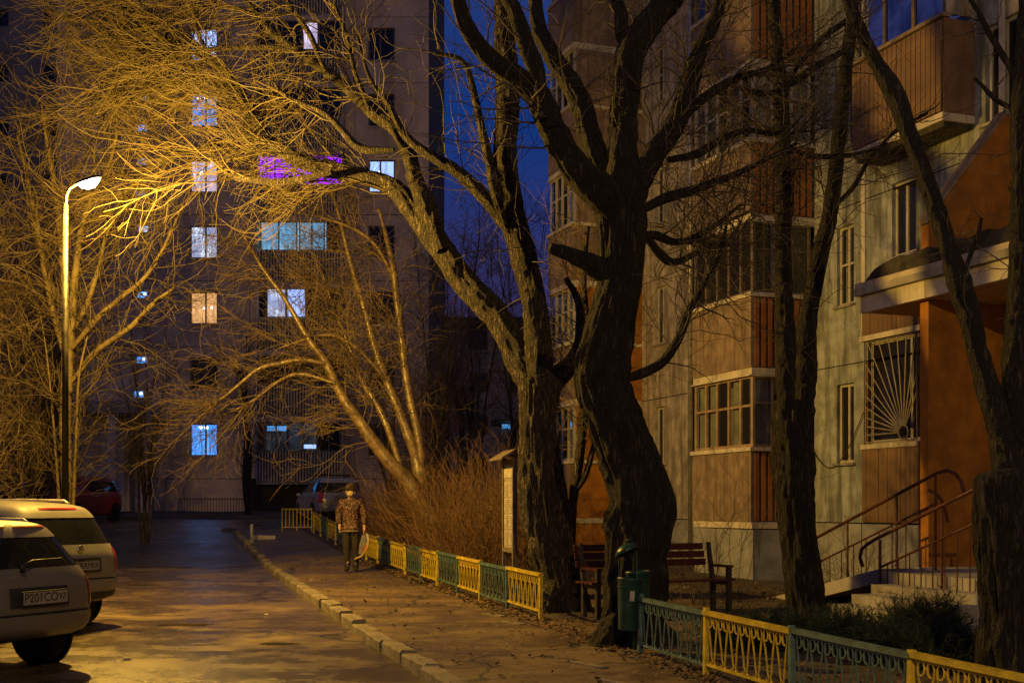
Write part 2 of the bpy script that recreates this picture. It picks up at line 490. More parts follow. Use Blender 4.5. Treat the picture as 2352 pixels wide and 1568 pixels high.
def gz_fn(q, y):
    low = road_in(q, y, .25) | ((q > 2.0) & (q < KERB + .10) & (y < 38))
    pave = (q >= KERB + .10) & (q < 4.75) & (y < 38.5)
    path = (q >= 4.5) & (q < 6.95) & (y > 12.5) & (y < 15.1)
    pave = pave | path
    z = g(y) + np.where(low, -.09, np.where(pave, .03, .095))
    l = lumps(qx(q, y), y, .03)
    z = z + np.where(low | pave, 0, l)
    far = np.clip((np.abs(q) - 60) / 200, 0, 1)
    return z + far * .5

qs = np.unique(np.concatenate([np.linspace(-600, -30, 12), np.arange(-30, 30.01, .25), np.linspace(30, 600, 12)]))
ys = np.unique(np.concatenate([np.linspace(-60, -10, 6), np.arange(-10, 64.01, .25), np.linspace(64, 1200, 24)]))
V, F = sheet(qs, ys, gz_fn)
structure('ground', fast_mesh('ground', V, F, True), 'dirt')

rq = np.arange(-24, 14.01, .25); rq = np.unique(np.concatenate([rq, [KERB]]))
V, F = sheet(rq, np.arange(-10, 46, .5), lambda q, y: g(y) + 0 * q, lambda q, y: road_in(q, y))
structure('road', fast_mesh('road', V, F, True), 'asphalt_old')
V, F = sheet(np.arange(-1.5, 2.3, .25), np.arange(26.5, 38.01, .5), lambda q, y: g(y) + .006, None)
# resurfaced stretch with an uneven near edge
V[:, 1] += np.where(V[:, 1] < 26.6, .25 * np.sin(V[:, 0] * 3.1) + .15 * np.sin(V[:, 0] * 7), 0)
V[:, 2] = g(V[:, 1]) + .007
structure('road_resurfaced', fast_mesh('road_resurfaced', V, F, True), 'asphalt_new')
V, F = sheet(np.arange(2.6, 4.61, .2), np.arange(-10, 37.6, .5),
             lambda q, y: g(y) + .104 + .006 * np.sin(q * 3 + y) + 0 * q)
structure('pavement', fast_mesh('pavement', V, F, True), 'asphalt_walk')
V, F = sheet(np.arange(4.6, 7.01, .2), np.arange(12.4, 15.21, .2),
             lambda q, y: g(y) + .106 + .004 * np.sin(q * 2.2 + y * 1.5))
structure('bench_path', fast_mesh('bench_path', V, F, True), 'asphalt_walk')

# tar-filled potholes worn into the carriageway
rp = random.Random(8)
for (x, y, a, b_) in ((425, 1440, .40, .07), (330, 1358, .36, .06), (640, 1480, .26, .05)):
    Y = FPX * (CAMZ - float(g(13))) / (y - HORZ); X = (x - 1176) / FPX * Y
    n = 22; ring = []
    for i in range(n):
        t = 2 * math.pi * i / n; r = rp.uniform(.7, 1.15)
        px, py = X + a * r * math.cos(t), Y + b_ * 2.2 * r * math.sin(t)
        ring.append((px, py, float(g(py)) + .005))
    me = MB().poly(ring).mesh('road_pothole')
    structure('road_pothole', me, 'tar')

# kerb stones, each heaved a little differently
kerb = bpy.data.objects.new('kerb', None); COL.objects.link(kerb); kerb['kind'] = 'structure'
random.seed(3)
kmesh = []
for k in range(5):
    L = 1.0; n = 9; b = MB(); rings = []
    rnd = random.Random(50 + k)
    for i in range(n):
        y = -.485 + .97 * i / (n - 1)
        d = [rnd.uniform(-.012, .012) for _ in range(6)]
        rings.append([(-.085 + d[0], y, -.25), (-.088 + d[1] * .6, y, .098 + d[2] * .6), (-.070 + d[3] * .5, y, .120 + d[4] * .7),
                      (.075 + d[0] * .5, y, .122 + d[5] * .7), (.085 + d[3] * .5, y, .10), (.085, y, -.25)])
    for r in rings: b.v += r
    for i in range(n - 1):
        for j in range(5):
            a = i * 6 + j; b.f.append((a, a + 1, a + 7, a + 6))
    b.f.append(tuple(range(5, -1, -1))); b.f.append(tuple((n - 1) * 6 + j for j in range(6)))
    me = b.mesh('kerb_stone', False); me.materials.append(M['kerb']); kmesh.append(me)
yy = 3.0
while yy < 37.5:
    o = bpy.data.objects.new('kerb_stone', random.choice(kmesh)); COL.objects.link(o); o.parent = kerb
    o.location = (qx(KERB + .07 + random.uniform(-.02, .02), yy), yy, float(g(yy)) + random.uniform(-.025, .02))
    o.rotation_euler = (random.uniform(-.018, .018), random.uniform(-.05, .05), math.atan(SL) + random.uniform(-.02, .02))
    o.scale = (1, 1.035, 1)
    yy += 1.0 * math.cos(math.atan(SL))
# flush edging slabs of the path by the fence ends
for (x, y, l) in [(1175, 1415, .5), (1345, 1495, .55), (1410, 1530, .6), (1135, 1400, .45)]:
    Yd = FPX * (CAMZ - .24) / (y - HORZ); X = (x - 1176) / FPX * Yd
    b = MB().box(-.05, .05, -l / 2, l / 2, -.1, .03)
    o = b.build('edging_slab', 'kerb', kerb); o.location = (X, Yd, float(g(Yd)) + .083); o.rotation_euler = (0, .03, R(35))

# ================================================================== BUILDINGS: shared pieces
def wall(parent, fn, u0, u1, z0, z1, w, holes, m, name='wall_panel', depth=.22, edge=.035):
    holes = [h for h in holes if h[0] < u1 and h[1] > u0 and h[2] < z1 and h[3] > z0]
    us = sorted({u0, u1, *[min(max(h[i], u0), u1) for h in holes for i in (0, 1)]})
    zs = sorted({z0, z1, *[min(max(h[i], z0), z1) for h in holes for i in (2, 3)]})
    b = MB()
    for i in range(len(us) - 1):
        for j in range(len(zs) - 1):
            a, c, d, e = us[i], us[i+1], zs[j], zs[j+1]
            um, zm = (a + c) / 2, (d + e) / 2
            if any(h[0] < um < h[1] and h[2] < zm < h[3] for h in holes): continue
            b.quad(fn(a, w, d), fn(c, w, d), fn(c, w, e), fn(a, w, e))
    for h in holes:
        a, c, d, e = max(h[0], u0), min(h[1], u1), max(h[2], z0), min(h[3], z1)
        for (p, q) in (((a, d), (c, d)), ((c, d), (c, e)), ((c, e), (a, e)), ((a, e), (a, d))):
            b.quad(fn(p[0], w, p[1]), fn(q[0], w, q[1]), fn(q[0], w - depth, q[1]), fn(p[0], w - depth, p[1]))
    for (p, q) in (((u0, z0), (u1, z0)), ((u1, z0), (u1, z1)), ((u1, z1), (u0, z1)), ((u0, z1), (u0, z0))):
        b.quad(fn(p[0], w, p[1]), fn(q[0], w, q[1]), fn(q[0], w - edge, q[1]), fn(p[0], w - edge, p[1]))
    return b.build(name, m, parent)

def window(parent, fn, u0, u1, z0, z1, w, lit=None, mull=(.5,), transom=(), frame='white_frame', t=.06, bulbs=(), sill=True,
           name='window', back=.17, cloth=()):
    """frame in a hole of the wall; pane(s), cloth behind them and bulbs are sub-parts"""
    b = MB(); wf = w - .07
    U = lambda f: u0 + (u1 - u0) * f
    Zf = lambda f: z0 + (z1 - z0) * f
    b.box(u0, u1, wf - .05, wf, z0, z0 + t, fn); b.box(u0, u1, wf - .05, wf, z1 - t, z1, fn)
    b.box(u0, u0 + t, wf - .05, wf, z0 + t, z1 - t, fn); b.box(u1 - t, u1, wf - .05, wf, z0 + t, z1 - t, fn)
    ms = [0, *mull, 1]
    for f in mull: b.box(U(f) - t * .55, U(f) + t * .55, wf - .05, wf + .004, z0 + t, z1 - t, fn)
    for f in transom:
        for i in range(len(ms) - 1):
            b.box(U(ms[i]) + t * .56, U(ms[i+1]) - t * .56, wf - .045, wf - .004, Zf(f) - t * .4, Zf(f) + t * .4, fn)
    fo = b.build(name, frame, parent)
    for i in range(len(ms) - 1):
        a, c = U(ms[i]), U(ms[i+1])
        MB().quad(fn(a, wf - .03, z0), fn(c, wf - .03, z0), fn(c, wf - .03, z1), fn(a, wf - .03, z1)).build(
            'pane', 'glass' if lit or i in cloth else 'glass_dark', fo)
        if i in cloth and not lit:
            MB().quad(fn(a, wf - .09, z0), fn(c, wf - .09, z0), fn(c, wf - .09, z1), fn(a, wf - .09, z1)).build('curtain', 'curtain_grey', fo)
    if lit:
        MB().quad(fn(u0 - .02, w - back - .02, z0 - .02), fn(u1 + .02, w - back - .02, z0 - .02), fn(u1 + .02, w - back - .02, z1 + .02),
                  fn(u0 - .02, w - back - .02, z1 + .02)).build('curtain', lit, fo)
        for (fu, fz, r) in bulbs:
            c = fn(U(fu), w - back + .04, Zf(fz))
            MB().ball(c, (r, .03, r * .9), 8, 5).build('ceiling_lamp', 'bulb', fo, True)
    if sill: MB().box(u0 - .06, u1 + .06, w - .06, w + .07, z0 - .045, z0 - .003, fn).build('sill', 'galv', fo)
    return fo

# ================================================================== RIGHT-HAND BUILDING
rb = thing('apartment_block', 'plastered panel apartment block with glazed balcony bays and an orange porch along the path', 'building',
           (0, 0, 0))
ST = 2.79; Z0 = 1.30
MB().box(-8.7, 14, -9, -.30, -.3, 18.2, RB).build('wall_core', 'joint', rb)
MB().box(-9.0, 14.3, -9.3, .5, 18.25, 18.6, RB).build('roof', 'tower_roof', rb)
for (a, c) in ((-8.7, -4.6), (-4.58, -2.2), (-2.18, 1.49), (1.51, 3.1), (3.12, 4.8), (5.0, 9), (9.02, 14)):
    MB().box(a, c, -.28, .06, -.2, Z0 - .02, RB).build('plinth', 'plinth', rb)
segs = [(-7.15, -4.60), (-4.58, -2.19), (-2.17, -.02), (0, 1.49), (1.51, 4.80), (4.82, 8.0), (8.02, 14)]
holes = []
for k in range(6):
    zb = Z0 + ST * k
    holes.append((-6.45, -5.95, zb + 1.25, zb + 2.58, None))
    holes.append((.70, 1.20, zb + 1.05, zb + 2.45, None))
holes += [(2.25, 2.86, 5.72, 6.95, None), (4.45, 5.15, 7.30, 8.75, None), (1.60, 2.98, 2.65, 4.40, 'grille'),
          (5.6, 6.7, 10.2, 11.6, None), (-1.9, -.4, 3.0, 4.2, 'in'), (6.2, 7.2, 1.7, 3.9, 'door')]
for k in range(6):
    for (a, c) in segs:
        m = 'plaster_beige' if a > 4 or a < -2.5 else 'plaster_green'
        if k == 0 and a == 1.51: m = 'panel_brown'
        if a == -2.17 and k < 5: continue
        wall(rb, RB, a, c, Z0 + ST * k, Z0 + ST * (k + 1) - .018, 0, holes, m, depth=.24)
rw = random.Random(5)
for h in holes:
    if h[4] is None:
        if h[1] - h[0] < .55: window(rb, RB, *h[:4], 0, mull=(.55,), transom=(.52,) if rw.random() < .6 else (), t=.05, cloth=(0,) if rw.random() < .5 else ())
        else: window(rb, RB, *h[:4], 0, mull=(.5,), t=.055)
# pale vertical downpipe-like seam strips
for u in (1.50, 4.81):
    MB().box(u - .05, u + .05, .002, .03, 4.6, 18, RB).build('seam_strip', 'slab_white', rb)
MB().tube([RB(-.02 + i * .16, .03, 2.62 - .35 * math.sin(math.pi * min(i / 7, 1)) + (i > 7) * (i - 7) * .22) for i in range(12)], .009, 5).build('cable', 'rib_dark', rb)
MB().tube([RB(-4.59, .08, .2), RB(-4.59, .08, 18)], .055, 10).build('drainpipe', 'galv', rb, True)
# planks of the brown ground-floor cladding
pm1 = MB().box(-.055, .055, 0, .03, 0, 1.27).mesh('plank'); pm2 = MB().box(-.055, .055, 0, .03, 0, .55).mesh('plank')
for me in (pm1, pm2): me.materials.append(M['panel_brown'])
ang = math.atan2(RU[1], RU[0])
for i in range(28):
    u = 1.57 + i * .116
    for (me, z) in ((pm1, 1.31), (pm2, 4.50)):
        o = bpy.data.objects.new('plank', me); COL.objects.link(o); o.parent = rb
        o.location = RB(u, .03 + rw.uniform(0, .006), z); o.rotation_euler = (0, 0, ang + math.pi)
# sunburst grille window
gr = window(rb, RB, 1.60, 2.98, 2.65, 4.40, .0, mull=(.78,), frame='white_frame', t=.06, sill=False)
MB().box(1.50, 3.05, -.02, .09, 2.56, 2.64, RB).build('sill', 'slab_white', gr)
MB().box(1.48, 3.07, .0, .10, 4.41, 4.50, RB).build('lintel', 'slab_white', gr)
bar = MB(); cu, cz = 2.62, 2.80
for a in np.linspace(180, 62, 15):
    d = (math.cos(R(a)), math.sin(R(a)))
    t = min([x for x in ((1.62 - cu) / d[0] if d[0] < -1e-6 else 9, (2.96 - cu) / d[0] if d[0] > 1e-6 else 9, (4.38 - cz) / max(d[1], 1e-6))])
    bb = MB().tube([RB(cu + d[0] * .10, .06, cz + d[1] * .10), RB(cu + d[0] * t, .06, cz + d[1] * t)], .0125, 4)
    bb.build('grille_bar', 'grille_paint', gr)
MB().tube([RB(cu + .12 * math.cos(R(a)), .06, cz + .12 * math.sin(R(a))) for a in range(0, 361, 20)], .014, 4, False).build('grille_hub', 'grille_paint', gr)
MB().tube([RB(1.62, .06, 2.67), RB(2.96, .06, 2.67), RB(2.96, .06, 4.38), RB(1.62, .06, 4.38), RB(1.62, .06, 2.67)], .014, 4, False).build('grille_frame', 'grille_paint', gr)

# balcony bays -----------------------------------------------------------------
def ribs_along(parent, n, p0, p1, z0, z1, wd, m, normal, depth=.03):
    p0 = np.array(p0, float); p1 = np.array(p1, float)
    L = np.linalg.norm(p1 - p0); a = math.atan2(p1[1] - p0[1], p1[0] - p0[0])
    me = MB().box(-wd / 2, wd / 2, -depth, depth, 0, z1 - z0).mesh('rib'); me.materials.append(M[m])
    for i in range(n):
        f = (i + .5) / n
        o = bpy.data.objects.new('rib', me); COL.objects.link(o); o.parent = parent
        o.location = (*(p0 + (p1 - p0) * f + np.array(normal) * depth * .6), z0); o.rotation_euler = (0, 0, a)

def bay(u0, u1, w1, k, zb, front, end, frame, litf=None, lite=None, ribs=True, nf=5, ne=3, gl=True):
    z1, z2, z3 = zb + 1.28, zb + 2.66, zb + ST - .02
    base = MB().box(u0, u1, 0, w1 - .02, zb - .12, zb, RB).build('balcony_slab', 'slab_white', rb)
    MB().box(u0, u1, w1 - .07, w1, zb + .003, z1, RB).build('parapet', front, rb)
    e = MB().box(u1 - .06, u1 - .004, .0, w1 - .072, zb + .003, z1, RB).build('parapet', 'rib_dark' if ribs else end, rb)
    MB().box(u0 + .004, u0 + .06, .0, w1 - .072, zb + .003, z1, RB).build('parapet', front, rb)
    if ribs:
        ribs_along(rb, 9, RB(u1, .04, 0)[:2], RB(u1, w1 - .05, 0)[:2], zb + .02, z1 - .02, .088, end, RU * -1)
    MB().box(u0 - .03, u1 + .05, w1 - .09, w1 + .04, z1 + .002, z1 + .075, RB).box(u1 - .07, u1 + .05, 0, w1 - .09, z1 + .002, z1 + .075, RB).build(
        'ledge', 'slab_white', rb)
    if gl:
        window(rb, RB, u0 + .02, u1 - .02, z1 + .08, z2, w1 + .02, mull=[i / nf for i in range(1, nf)], transom=(.58,) if litf != 'open' else (), frame=frame, t=.055,
               sill=False, lit=None if litf == 'open' else litf, back=.30, cloth=() if litf == 'open' else (0, 1, 3))
        fe = lambda u, w, z: RB(u1 - .05 + w, u, z)
        window(rb, fe, .04, w1 - .06, z1 + .08, z2, .06, mull=[i / ne for i in range(1, ne)], transom=(.62,), frame=frame, t=.05, sill=False, lit=lite, back=.25, cloth=(0, 2) if litf != 'open' else (1,))
    MB().box(u0, u1, 0, w1 + .03, z2 + .004, z3 - .13, RB).build('balcony_beam', 'slab_white', rb)

for k in range(5):
    bay(-2.19, 0, 1.34, k, Z0 + ST * k, 'panel_rose', 'panel_orange', ['frame_wood', 'dark_frame', 'white_frame', 'dark_frame', 'white_frame'][k],
        [None, 'open', None, None, None][k])
for k in range(5):
    zb = Z0 + ST * k
    bay(-8.7, -7.15, 1.8, k, zb, 'panel_rose', 'wall_orange' if k < 2 else 'panel_rose', 'white_frame', litf='lit_dim' if k == 1 else None, ribs=False, nf=4)
    MB().box(-7.20, -7.145, .0, 1.70, zb + 1.36, zb + ST - .15, RB).build('bay_wall', 'wall_orange' if k < 2 else 'panel_rose', rb)
MB().box(-8.7, -7.15, -.25, 1.78, -.2, Z0 - .14, RB).build('bay_plinth', 'wall_orange', rb)
MB().box(-2.19, 0, -.25, 1.30, -.2, Z0 - .14, RB).build('bay_plinth', 'plinth', rb)
# near bay above the porch
MB().box(2.0, 4.22, 0, .60, 7.38, 7.50, RB).build('balcony_slab', 'slab_white', rb)
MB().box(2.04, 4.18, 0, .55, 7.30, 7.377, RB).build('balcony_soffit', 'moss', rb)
MB().box(2.0, 4.22, .50, .57, 7.503, 8.92, RB).box(2.0, 2.06, 0, .5, 7.503, 8.92, RB).box(4.16, 4.22, 0, .5, 7.503, 8.92, RB).build('parapet', 'panel_brown', rb)
pm = MB().box(-.05, .05, 0, .022, 0, 1.37).mesh('plank'); pm.materials.append(M['panel_brown'])
for i in range(19):
    o = bpy.data.objects.new('plank', pm); COL.objects.link(o); o.parent = rb
    o.location = RB(2.06 + i * .116, .592 + rw.uniform(0, .006), 7.52); o.rotation_euler = (0, 0, ang + math.pi)
MB().box(1.97, 4.26, .48, .64, 8.925, 8.985, RB).build('ledge', 'panel_rose', rb)
window(rb, RB, 2.02, 4.2, 8.99, 11.0, .6, lit='lit_deep', mull=(.33, .66), frame='dark_frame', sill=False, back=.3)
MB().box(2.0, 4.22, 0, .62, 11.01, 11.2, RB).build('balcony_beam', 'slab_white', rb)
MB().box(2.0, 4.22, 0, .58, 11.2, 12.4, RB).build('parapet', 'panel_brown', rb)
MB().box(4.17, 4.215, 0, .52, 8.99, 11.0, RB).build('bay_wall', 'plaster_beige', rb)
# entrance porch ------------------------------------------------------------------
UP = 4.84
MB().box(UP, UP + .18, .065, 1.5, .66, 4.50, RB).build('porch_wall', 'wall_orange', rb)
MB().box(UP + .182, 9, .065, 1.74, .0, .73, RB).build('porch_floor', 'concrete', rb)
zz = [(1.49, 4.96), (1.49, 5.58), (.14, 7.26), (.005, 7.26), (.005, 4.96)]
MB().prism([RB(UP + .01, w, z) for w, z in zz], tuple(np.array(RB(UP + .17, 0, 0)) - np.array(RB(UP + .01, 0, 0)))).build('wing_wall', 'wall_orange', rb)
MB().prism([RB(UP - .02, w, z) for w, z in ((1.53, 5.584), (1.53, 5.65), (.14, 7.33), (.14, 7.264))], tuple(np.array(RB(UP + .20, 0, 0)) - np.array(RB(UP - .02, 0, 0)))).build('wing_coping', 'panel_rose', rb)
MB().box(3.70, 9, .004, 1.58, 4.505, 4.56, RB).build('porch_ceiling', 'ceiling_paint', rb)
MB().box(3.68, 9.05, 1.585, 1.66, 4.50, 4.75, RB).box(3.68, 3.75, .06, 1.58, 4.562, 4.75, RB).build('canopy_fascia', 'slab_white', rb)
MB().box(3.62, 9.1, .003, 1.74, 4.755, 4.86, RB).build('canopy_slab', 'concrete', rb)
MB().box(3.58, 9.1, .003, 1.70, 4.865, 4.95, RB).build('canopy_drip', 'tin', rb)
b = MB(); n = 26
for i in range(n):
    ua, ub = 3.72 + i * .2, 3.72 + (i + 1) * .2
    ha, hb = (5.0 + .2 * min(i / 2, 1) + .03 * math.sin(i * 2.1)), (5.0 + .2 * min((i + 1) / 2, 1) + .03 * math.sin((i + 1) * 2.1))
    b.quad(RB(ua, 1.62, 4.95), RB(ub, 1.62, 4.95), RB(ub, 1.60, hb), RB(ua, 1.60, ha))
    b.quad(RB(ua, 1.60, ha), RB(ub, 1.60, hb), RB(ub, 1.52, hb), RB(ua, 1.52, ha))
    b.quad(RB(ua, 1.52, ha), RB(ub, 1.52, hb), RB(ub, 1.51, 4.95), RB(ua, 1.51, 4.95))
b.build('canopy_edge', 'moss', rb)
MB().box(6.22, 7.18, -.10, -.06, 1.70, 3.88, RB).build('door', 'dark_frame', rb)
# steps and ramp
for i in range(4):
    MB().box(UP + 1.1, 8, 2.852 + i * .3, 3.15 + i * .3, -.2, .70 - (i + 1) * .12, RB).build('step', 'concrete', rb)
MB().box(5.72, 8, 1.742, 2.85, -.2, .73, RB).build('porch_landing', 'concrete', rb)
rampA = [RB(2.95, 1.75, .17), RB(5.7, 1.75, .76), RB(5.7, 1.75, .58), RB(2.95, 1.75, -.01)]
MB().prism(rampA, tuple(np.array(RB(0, 1.1, 0)) - np.array(RB(0, 0, 0)))).build('ramp', 'concrete', rb)
# air conditioner hangs on the wall
ac = thing('air_conditioner', 'boxy grey outdoor air conditioner unit mounted high on the beige wall', 'air conditioner', RB(5.0, .05, 9.55), ang)
MB().box(-.42, .42, -.36, -.03, 0, .6).build('casing', 'white_frame', ac, bevel=.02)
b = MB()
for r in (.08, .13, .18, .22): b.tube([(-.10 + r * math.cos(R(a)), -.37, .3 + r * math.sin(R(a))) for a in range(0, 361, 24)], .006, 4, False)
b.build('fan_grille', 'iron', ac)
MB().box(-.34, -.30, -.34, .03, -.06, -.01).box(.30, .34, -.34, .03, -.06, -.01).build('bracket', 'iron', ac)

# stair handrails -------------------------------------------------------------
def handrail(label, pts_top, posts, lower, name='handrail', bal=None):
    t = thing(name, label, 'handrail', (0, 0, 0))
    MB().tube(pts_top, .024, 8).build('top_rail', 'rail_paint', t, True)
    MB().tube(lower, .016, 6).build('mid_rail', 'rail_paint', t, True)
    for (a, c) in posts: MB().tube([a, c], .019, 6).build('post', 'rail_paint', t)
    for (a, c) in bal or []: MB().tube([a, c], .009, 5).build('baluster', 'rail_paint', t)
    return t
def rline(u, z, w=1.95): return RB(u, w, z)
def rh(u): return .98 + (u - 2.6) * .335
top = [rline(u, rh(u)) for u in (2.2, 3.0, 4.0, 5.0, 5.75)] + [rline(5.95, rh(5.75) + .03), rline(6.12, rh(5.75) - .02), rline(6.22, rh(5.75) - .12), rline(6.28, rh(5.75) - .26)]
low = [rline(u, rh(u) - .40) for u in (2.2, 3.0, 4.0, 5.0, 5.75)]
rs = lambda u: .12 + max(0, (u - 2.95)) * .215
handrail('long dark red handrail climbing beside the porch ramp', top,
         [(rline(u, rh(u)), rline(u, rs(u))) for u in (2.5, 3.75, 4.9, 5.72)], low,
         bal=[(rline(u, rh(u) - .40), rline(u, rs(u) + .02)) for u in np.arange(2.7, 5.7, .3)])
def rh2(u): return 1.08 + (u - 5.6) * .34
top = [RB(5.42, 2.9, rh2(5.6) - .30), RB(5.36, 2.9, rh2(5.6) - .18), RB(5.40, 2.9, rh2(5.6) - .07), RB(5.52, 2.9, rh2(5.6))] + [RB(u, 2.9, rh2(u) + .04) for u in (5.7, 6.4, 7.2, 8)]
handrail('short dark red handrail with a curled end by the porch steps', top,
         [(RB(u, 2.9, rh2(u)), RB(u, 2.9, .35)) for u in (5.8, 7.0, 7.9)], [RB(u, 2.9, rh2(u) - .36) for u in (5.8, 6.4, 7.2, 7.9)],
         bal=[(RB(u, 2.9, rh2(u) - .36), RB(u, 2.9, .40)) for u in np.arange(5.95, 7.9, .22)])

# ================================================================== FAR BLOCK
fb = thing('far_apartment_block', 'nine storey panel block with lit kitchen windows at the end of the street', 'building')
FS = 2.81; F0 = 2.75
MB().box(-19.4, -3.55, -12, -.32, .6, 28.6, FB).build('wall_core', 'joint', fb)
MB().box(-19.7, -3.3, -12.3, .3, 28.62, 29.2, FB).build('roof', 'tower_roof', fb)
for (a, c) in ((-19.4, -14.76), (-14.74, -11.21), (-6.69, -3.55)):
    MB().box(a, c, -.3, .05, .8, F0 - .03, FB).build('plinth', 'plaster_far', fb)
MB().box(-11.19, -6.71, -.3, -.1, .8, F0 - .03, FB).build('plinth', 'rib_dark', fb)
def fx(x): return (x - 1176) / FPX * FY
def fz(y): return CAMZ + (HORZ - y) / FPX * FY
stairw = []
for (x, y, l) in ((327, 225, 'lit_cyan'), (325, 293, 'lit_blue'), (325, 370, 'lit_white'), (322, 442, 'lit_cyan'), (328, 525, 'lit_white'),
                  (326, 676, 'lit_blue'), (324, 826, 'lit_blue'), (317, 905, 'lit_blue'), (326, 145, None), (326, 70, None)):
    stairw.append((fx(x - 13), fx(x + 13), fz(y + 9), fz(y - 9), l))
kit = {6: 'lit_ice', 5: 'lit_blue', 4: 'lit_pink', 3: 'lit_white', 2: 'lit_amber', 1: None, 0: 'lit_blue', 7: None, 8: None}
fh = []
for k in range(9):
    z0 = fz(1047) + FS * k; z1 = fz(972) + FS * k
    fh.append((fx(436), fx(500), z0, z1, kit[k], k, 'kit'))
    fh.append((fx(846), fx(907), z0 + .0, z1, 'lit_ice' if k == 4 else None, k, 'right'))
holes = [(h[0], h[1], h[2], h[3]) for h in fh] + [s[:4] for s in stairw]
for k in range(9):
    for (a, c) in ((-19.4, -14.76), (-14.74, -11.21), (-11.19, -6.71), (-6.69, -3.55)):
        wall(fb, FB, a, c, F0 + FS * k, F0 + FS * (k + 1) - .025, 0, holes if a != -11.19 else [], 'plaster_far', depth=.26)
for s in stairw: window(fb, FB, *s[:4], 0, lit=s[4], mull=(), t=.035, sill=False, bulbs=((.68, .62, .07),) if s[4] == 'lit_blue' else ())
for h in fh:
    bl = ()
    if h[6] == 'kit': bl = {5: ((.3, .88, .10), (.56, .90, .09)), 4: ((.38, .62, .08), (.58, .60, .07)), 2: ((.48, .50, .055), (.76, .52, .055)),
                            0: ((.36, .88, .08), (.56, .88, .09)), 6: ((.32, .80, .08),)}.get(h[5], ())
    elif h[4]: bl = ((.22, .62, .075), (.42, .62, .08))
    window(fb, FB, *h[:4], 0, lit=h[4], mull=(.56,) if h[6] == 'kit' else (.45,), t=.06, frame='dark_frame' if h[4] else 'dark_frame', bulbs=bl)
# loggias: corrugated tin parapet under a band of panes
logl = {6: 'lit_pink', 4: 'lit_purple', 3: 'lit_cyan', 2: 'lit_white', 0: 'lit_dim'}
for k in range(9):
    zb = 2.6 + FS * k; u0, u1 = fx(597), fx(793); w1 = .8
    b = MB(); n = 30
    for i in range(n):
        ua = u0 + (u1 - u0) * i / n; ub = u0 + (u1 - u0) * (i + .5) / n; uc = u0 + (u1 - u0) * (i + 1) / n
        b.box(ua, ub, w1 - .05, w1, zb, zb + 1.25, FB)
    MB().quad(FB(u0, w1 - .055, zb), FB(u1, w1 - .055, zb), FB(u1, w1 - .055, zb + 1.25), FB(u0, w1 - .055, zb + 1.25)).build('parapet_back', 'rib_dark', fb)
    tag(b.build('parapet', 'tin', fb), kind='stuff')
    MB().box(u0, u1, 0, w1 - .05, zb - .12, zb, FB).build('balcony_slab', 'concrete', fb)
    MB().box(u0, u0 + .05, 0, w1 - .052, zb + .003, zb + 2.66, FB).build('loggia_side', 'tin', fb)
    MB().box(u1 - .05, u1, 0, w1 - .052, zb + .003, zb + 2.66, FB).build('loggia_side', 'tin', fb)
    MB().box(u0, u1, 0, w1 - .03, zb + 2.5, zb + 2.68, FB).build('balcony_beam', 'plaster_far', fb)
    seg = {6: ((602, 700, None), (700, 738, 'lit_pink'), (738, 788, None)), 4: ((602, 788, 'lit_purple'),),
           3: ((606, 690, 'lit_cyan'), (694, 752, 'lit_cyan'), (756, 788, None)), 2: ((602, 620, None), (620, 665, 'lit_white'), (665, 710, 'lit_ice'), (710, 788, None)),
           0: ((602, 616, None), (616, 668, 'lit_dim'), (668, 735, 'lit_dim'), (735, 788, None))}.get(k, ((602, 660, None), (660, 730, None), (730, 788, None)))
    for (xa, xb, lt) in seg:
        nm = max(1, round((xb - xa) / 34))
        wo = window(fb, FB, fx(xa), fx(xb), zb + 1.26 + (.0 if k != 4 else .1), zb + 2.5, w1 + .02, lit=lt, frame='dark_frame', mull=[i / nm for i in range(1, nm)], t=.05, sill=False,
                    back=.5 if k == 4 else .35)
        if k == 0 and xa == 616: MB().box(fx(620), fx(664), w1 - .26, w1 - .24, fz(991), fz(980), FB).build('light_strip', 'led_blue', wo)
        if k == 0 and xa == 668: MB().box(fx(703), fx(731), w1 - .26, w1 - .24, fz(1031), fz(1022), FB).build('light_strip', 'lit_ice', wo)
# its entrance
MB().box(fx(205), fx(372), .05, 2.6, fz(958), fz(932), FB).build('canopy', 'concrete', fb)
for x in (212, 300, 372): MB().box(fx(x) - .16, fx(x) + .16, 2.1, 2.5, 1.0, fz(959), FB).build('pillar', 'plaster_far', fb)
MB().box(fx(228), fx(288), .06, .14, 1.2, fz(990), FB).build('door_panel', 'slab_white', fb)
MB().box(fx(300), fx(345), .06, .12, 1.2, fz(1000), FB).build('door', 'dark_frame', fb)
MB().box(fx(345), fx(372), 1.2, 2.1, 1.0, fz(1078), FB).build('porch_side', 'plaster_beige', fb)

tw = thing('tower_block', 'dim bluish tower block rising behind the street lamp', 'building')
TY = 62.0
def TB(u, w, z): return (u, TY - w, z)
MB().box(-46, -20.5, -12, -.3, .5, 33, TB).build('wall_core', 'joint', tw)
th = []
for k in range(11):
    for x in (-2, 127, -150, -280):
        u = (x - 1176) / FPX * TY; th.append((u - .6, u + .5, 3.5 + k * 2.8, 4.4 + k * 2.8))
for k in range(11):
    for (a, c) in ((-46, -36), (-35.97, -26.1), (-26.07, -20.5)):
        wall(tw, TB, a, c, 2.2 + 2.8 * k, 5.0 + 2.8 * k - .03, 0, th, 'tower_wall', depth=.26)
for h in th: window(tw, TB, *h, 0, mull=(.5,), frame='dark_frame', sill=False)
MB().box(-46.2, -20.3, -12.3, .2, 33.02, 33.6, TB).build('roof', 'tower_roof', tw)

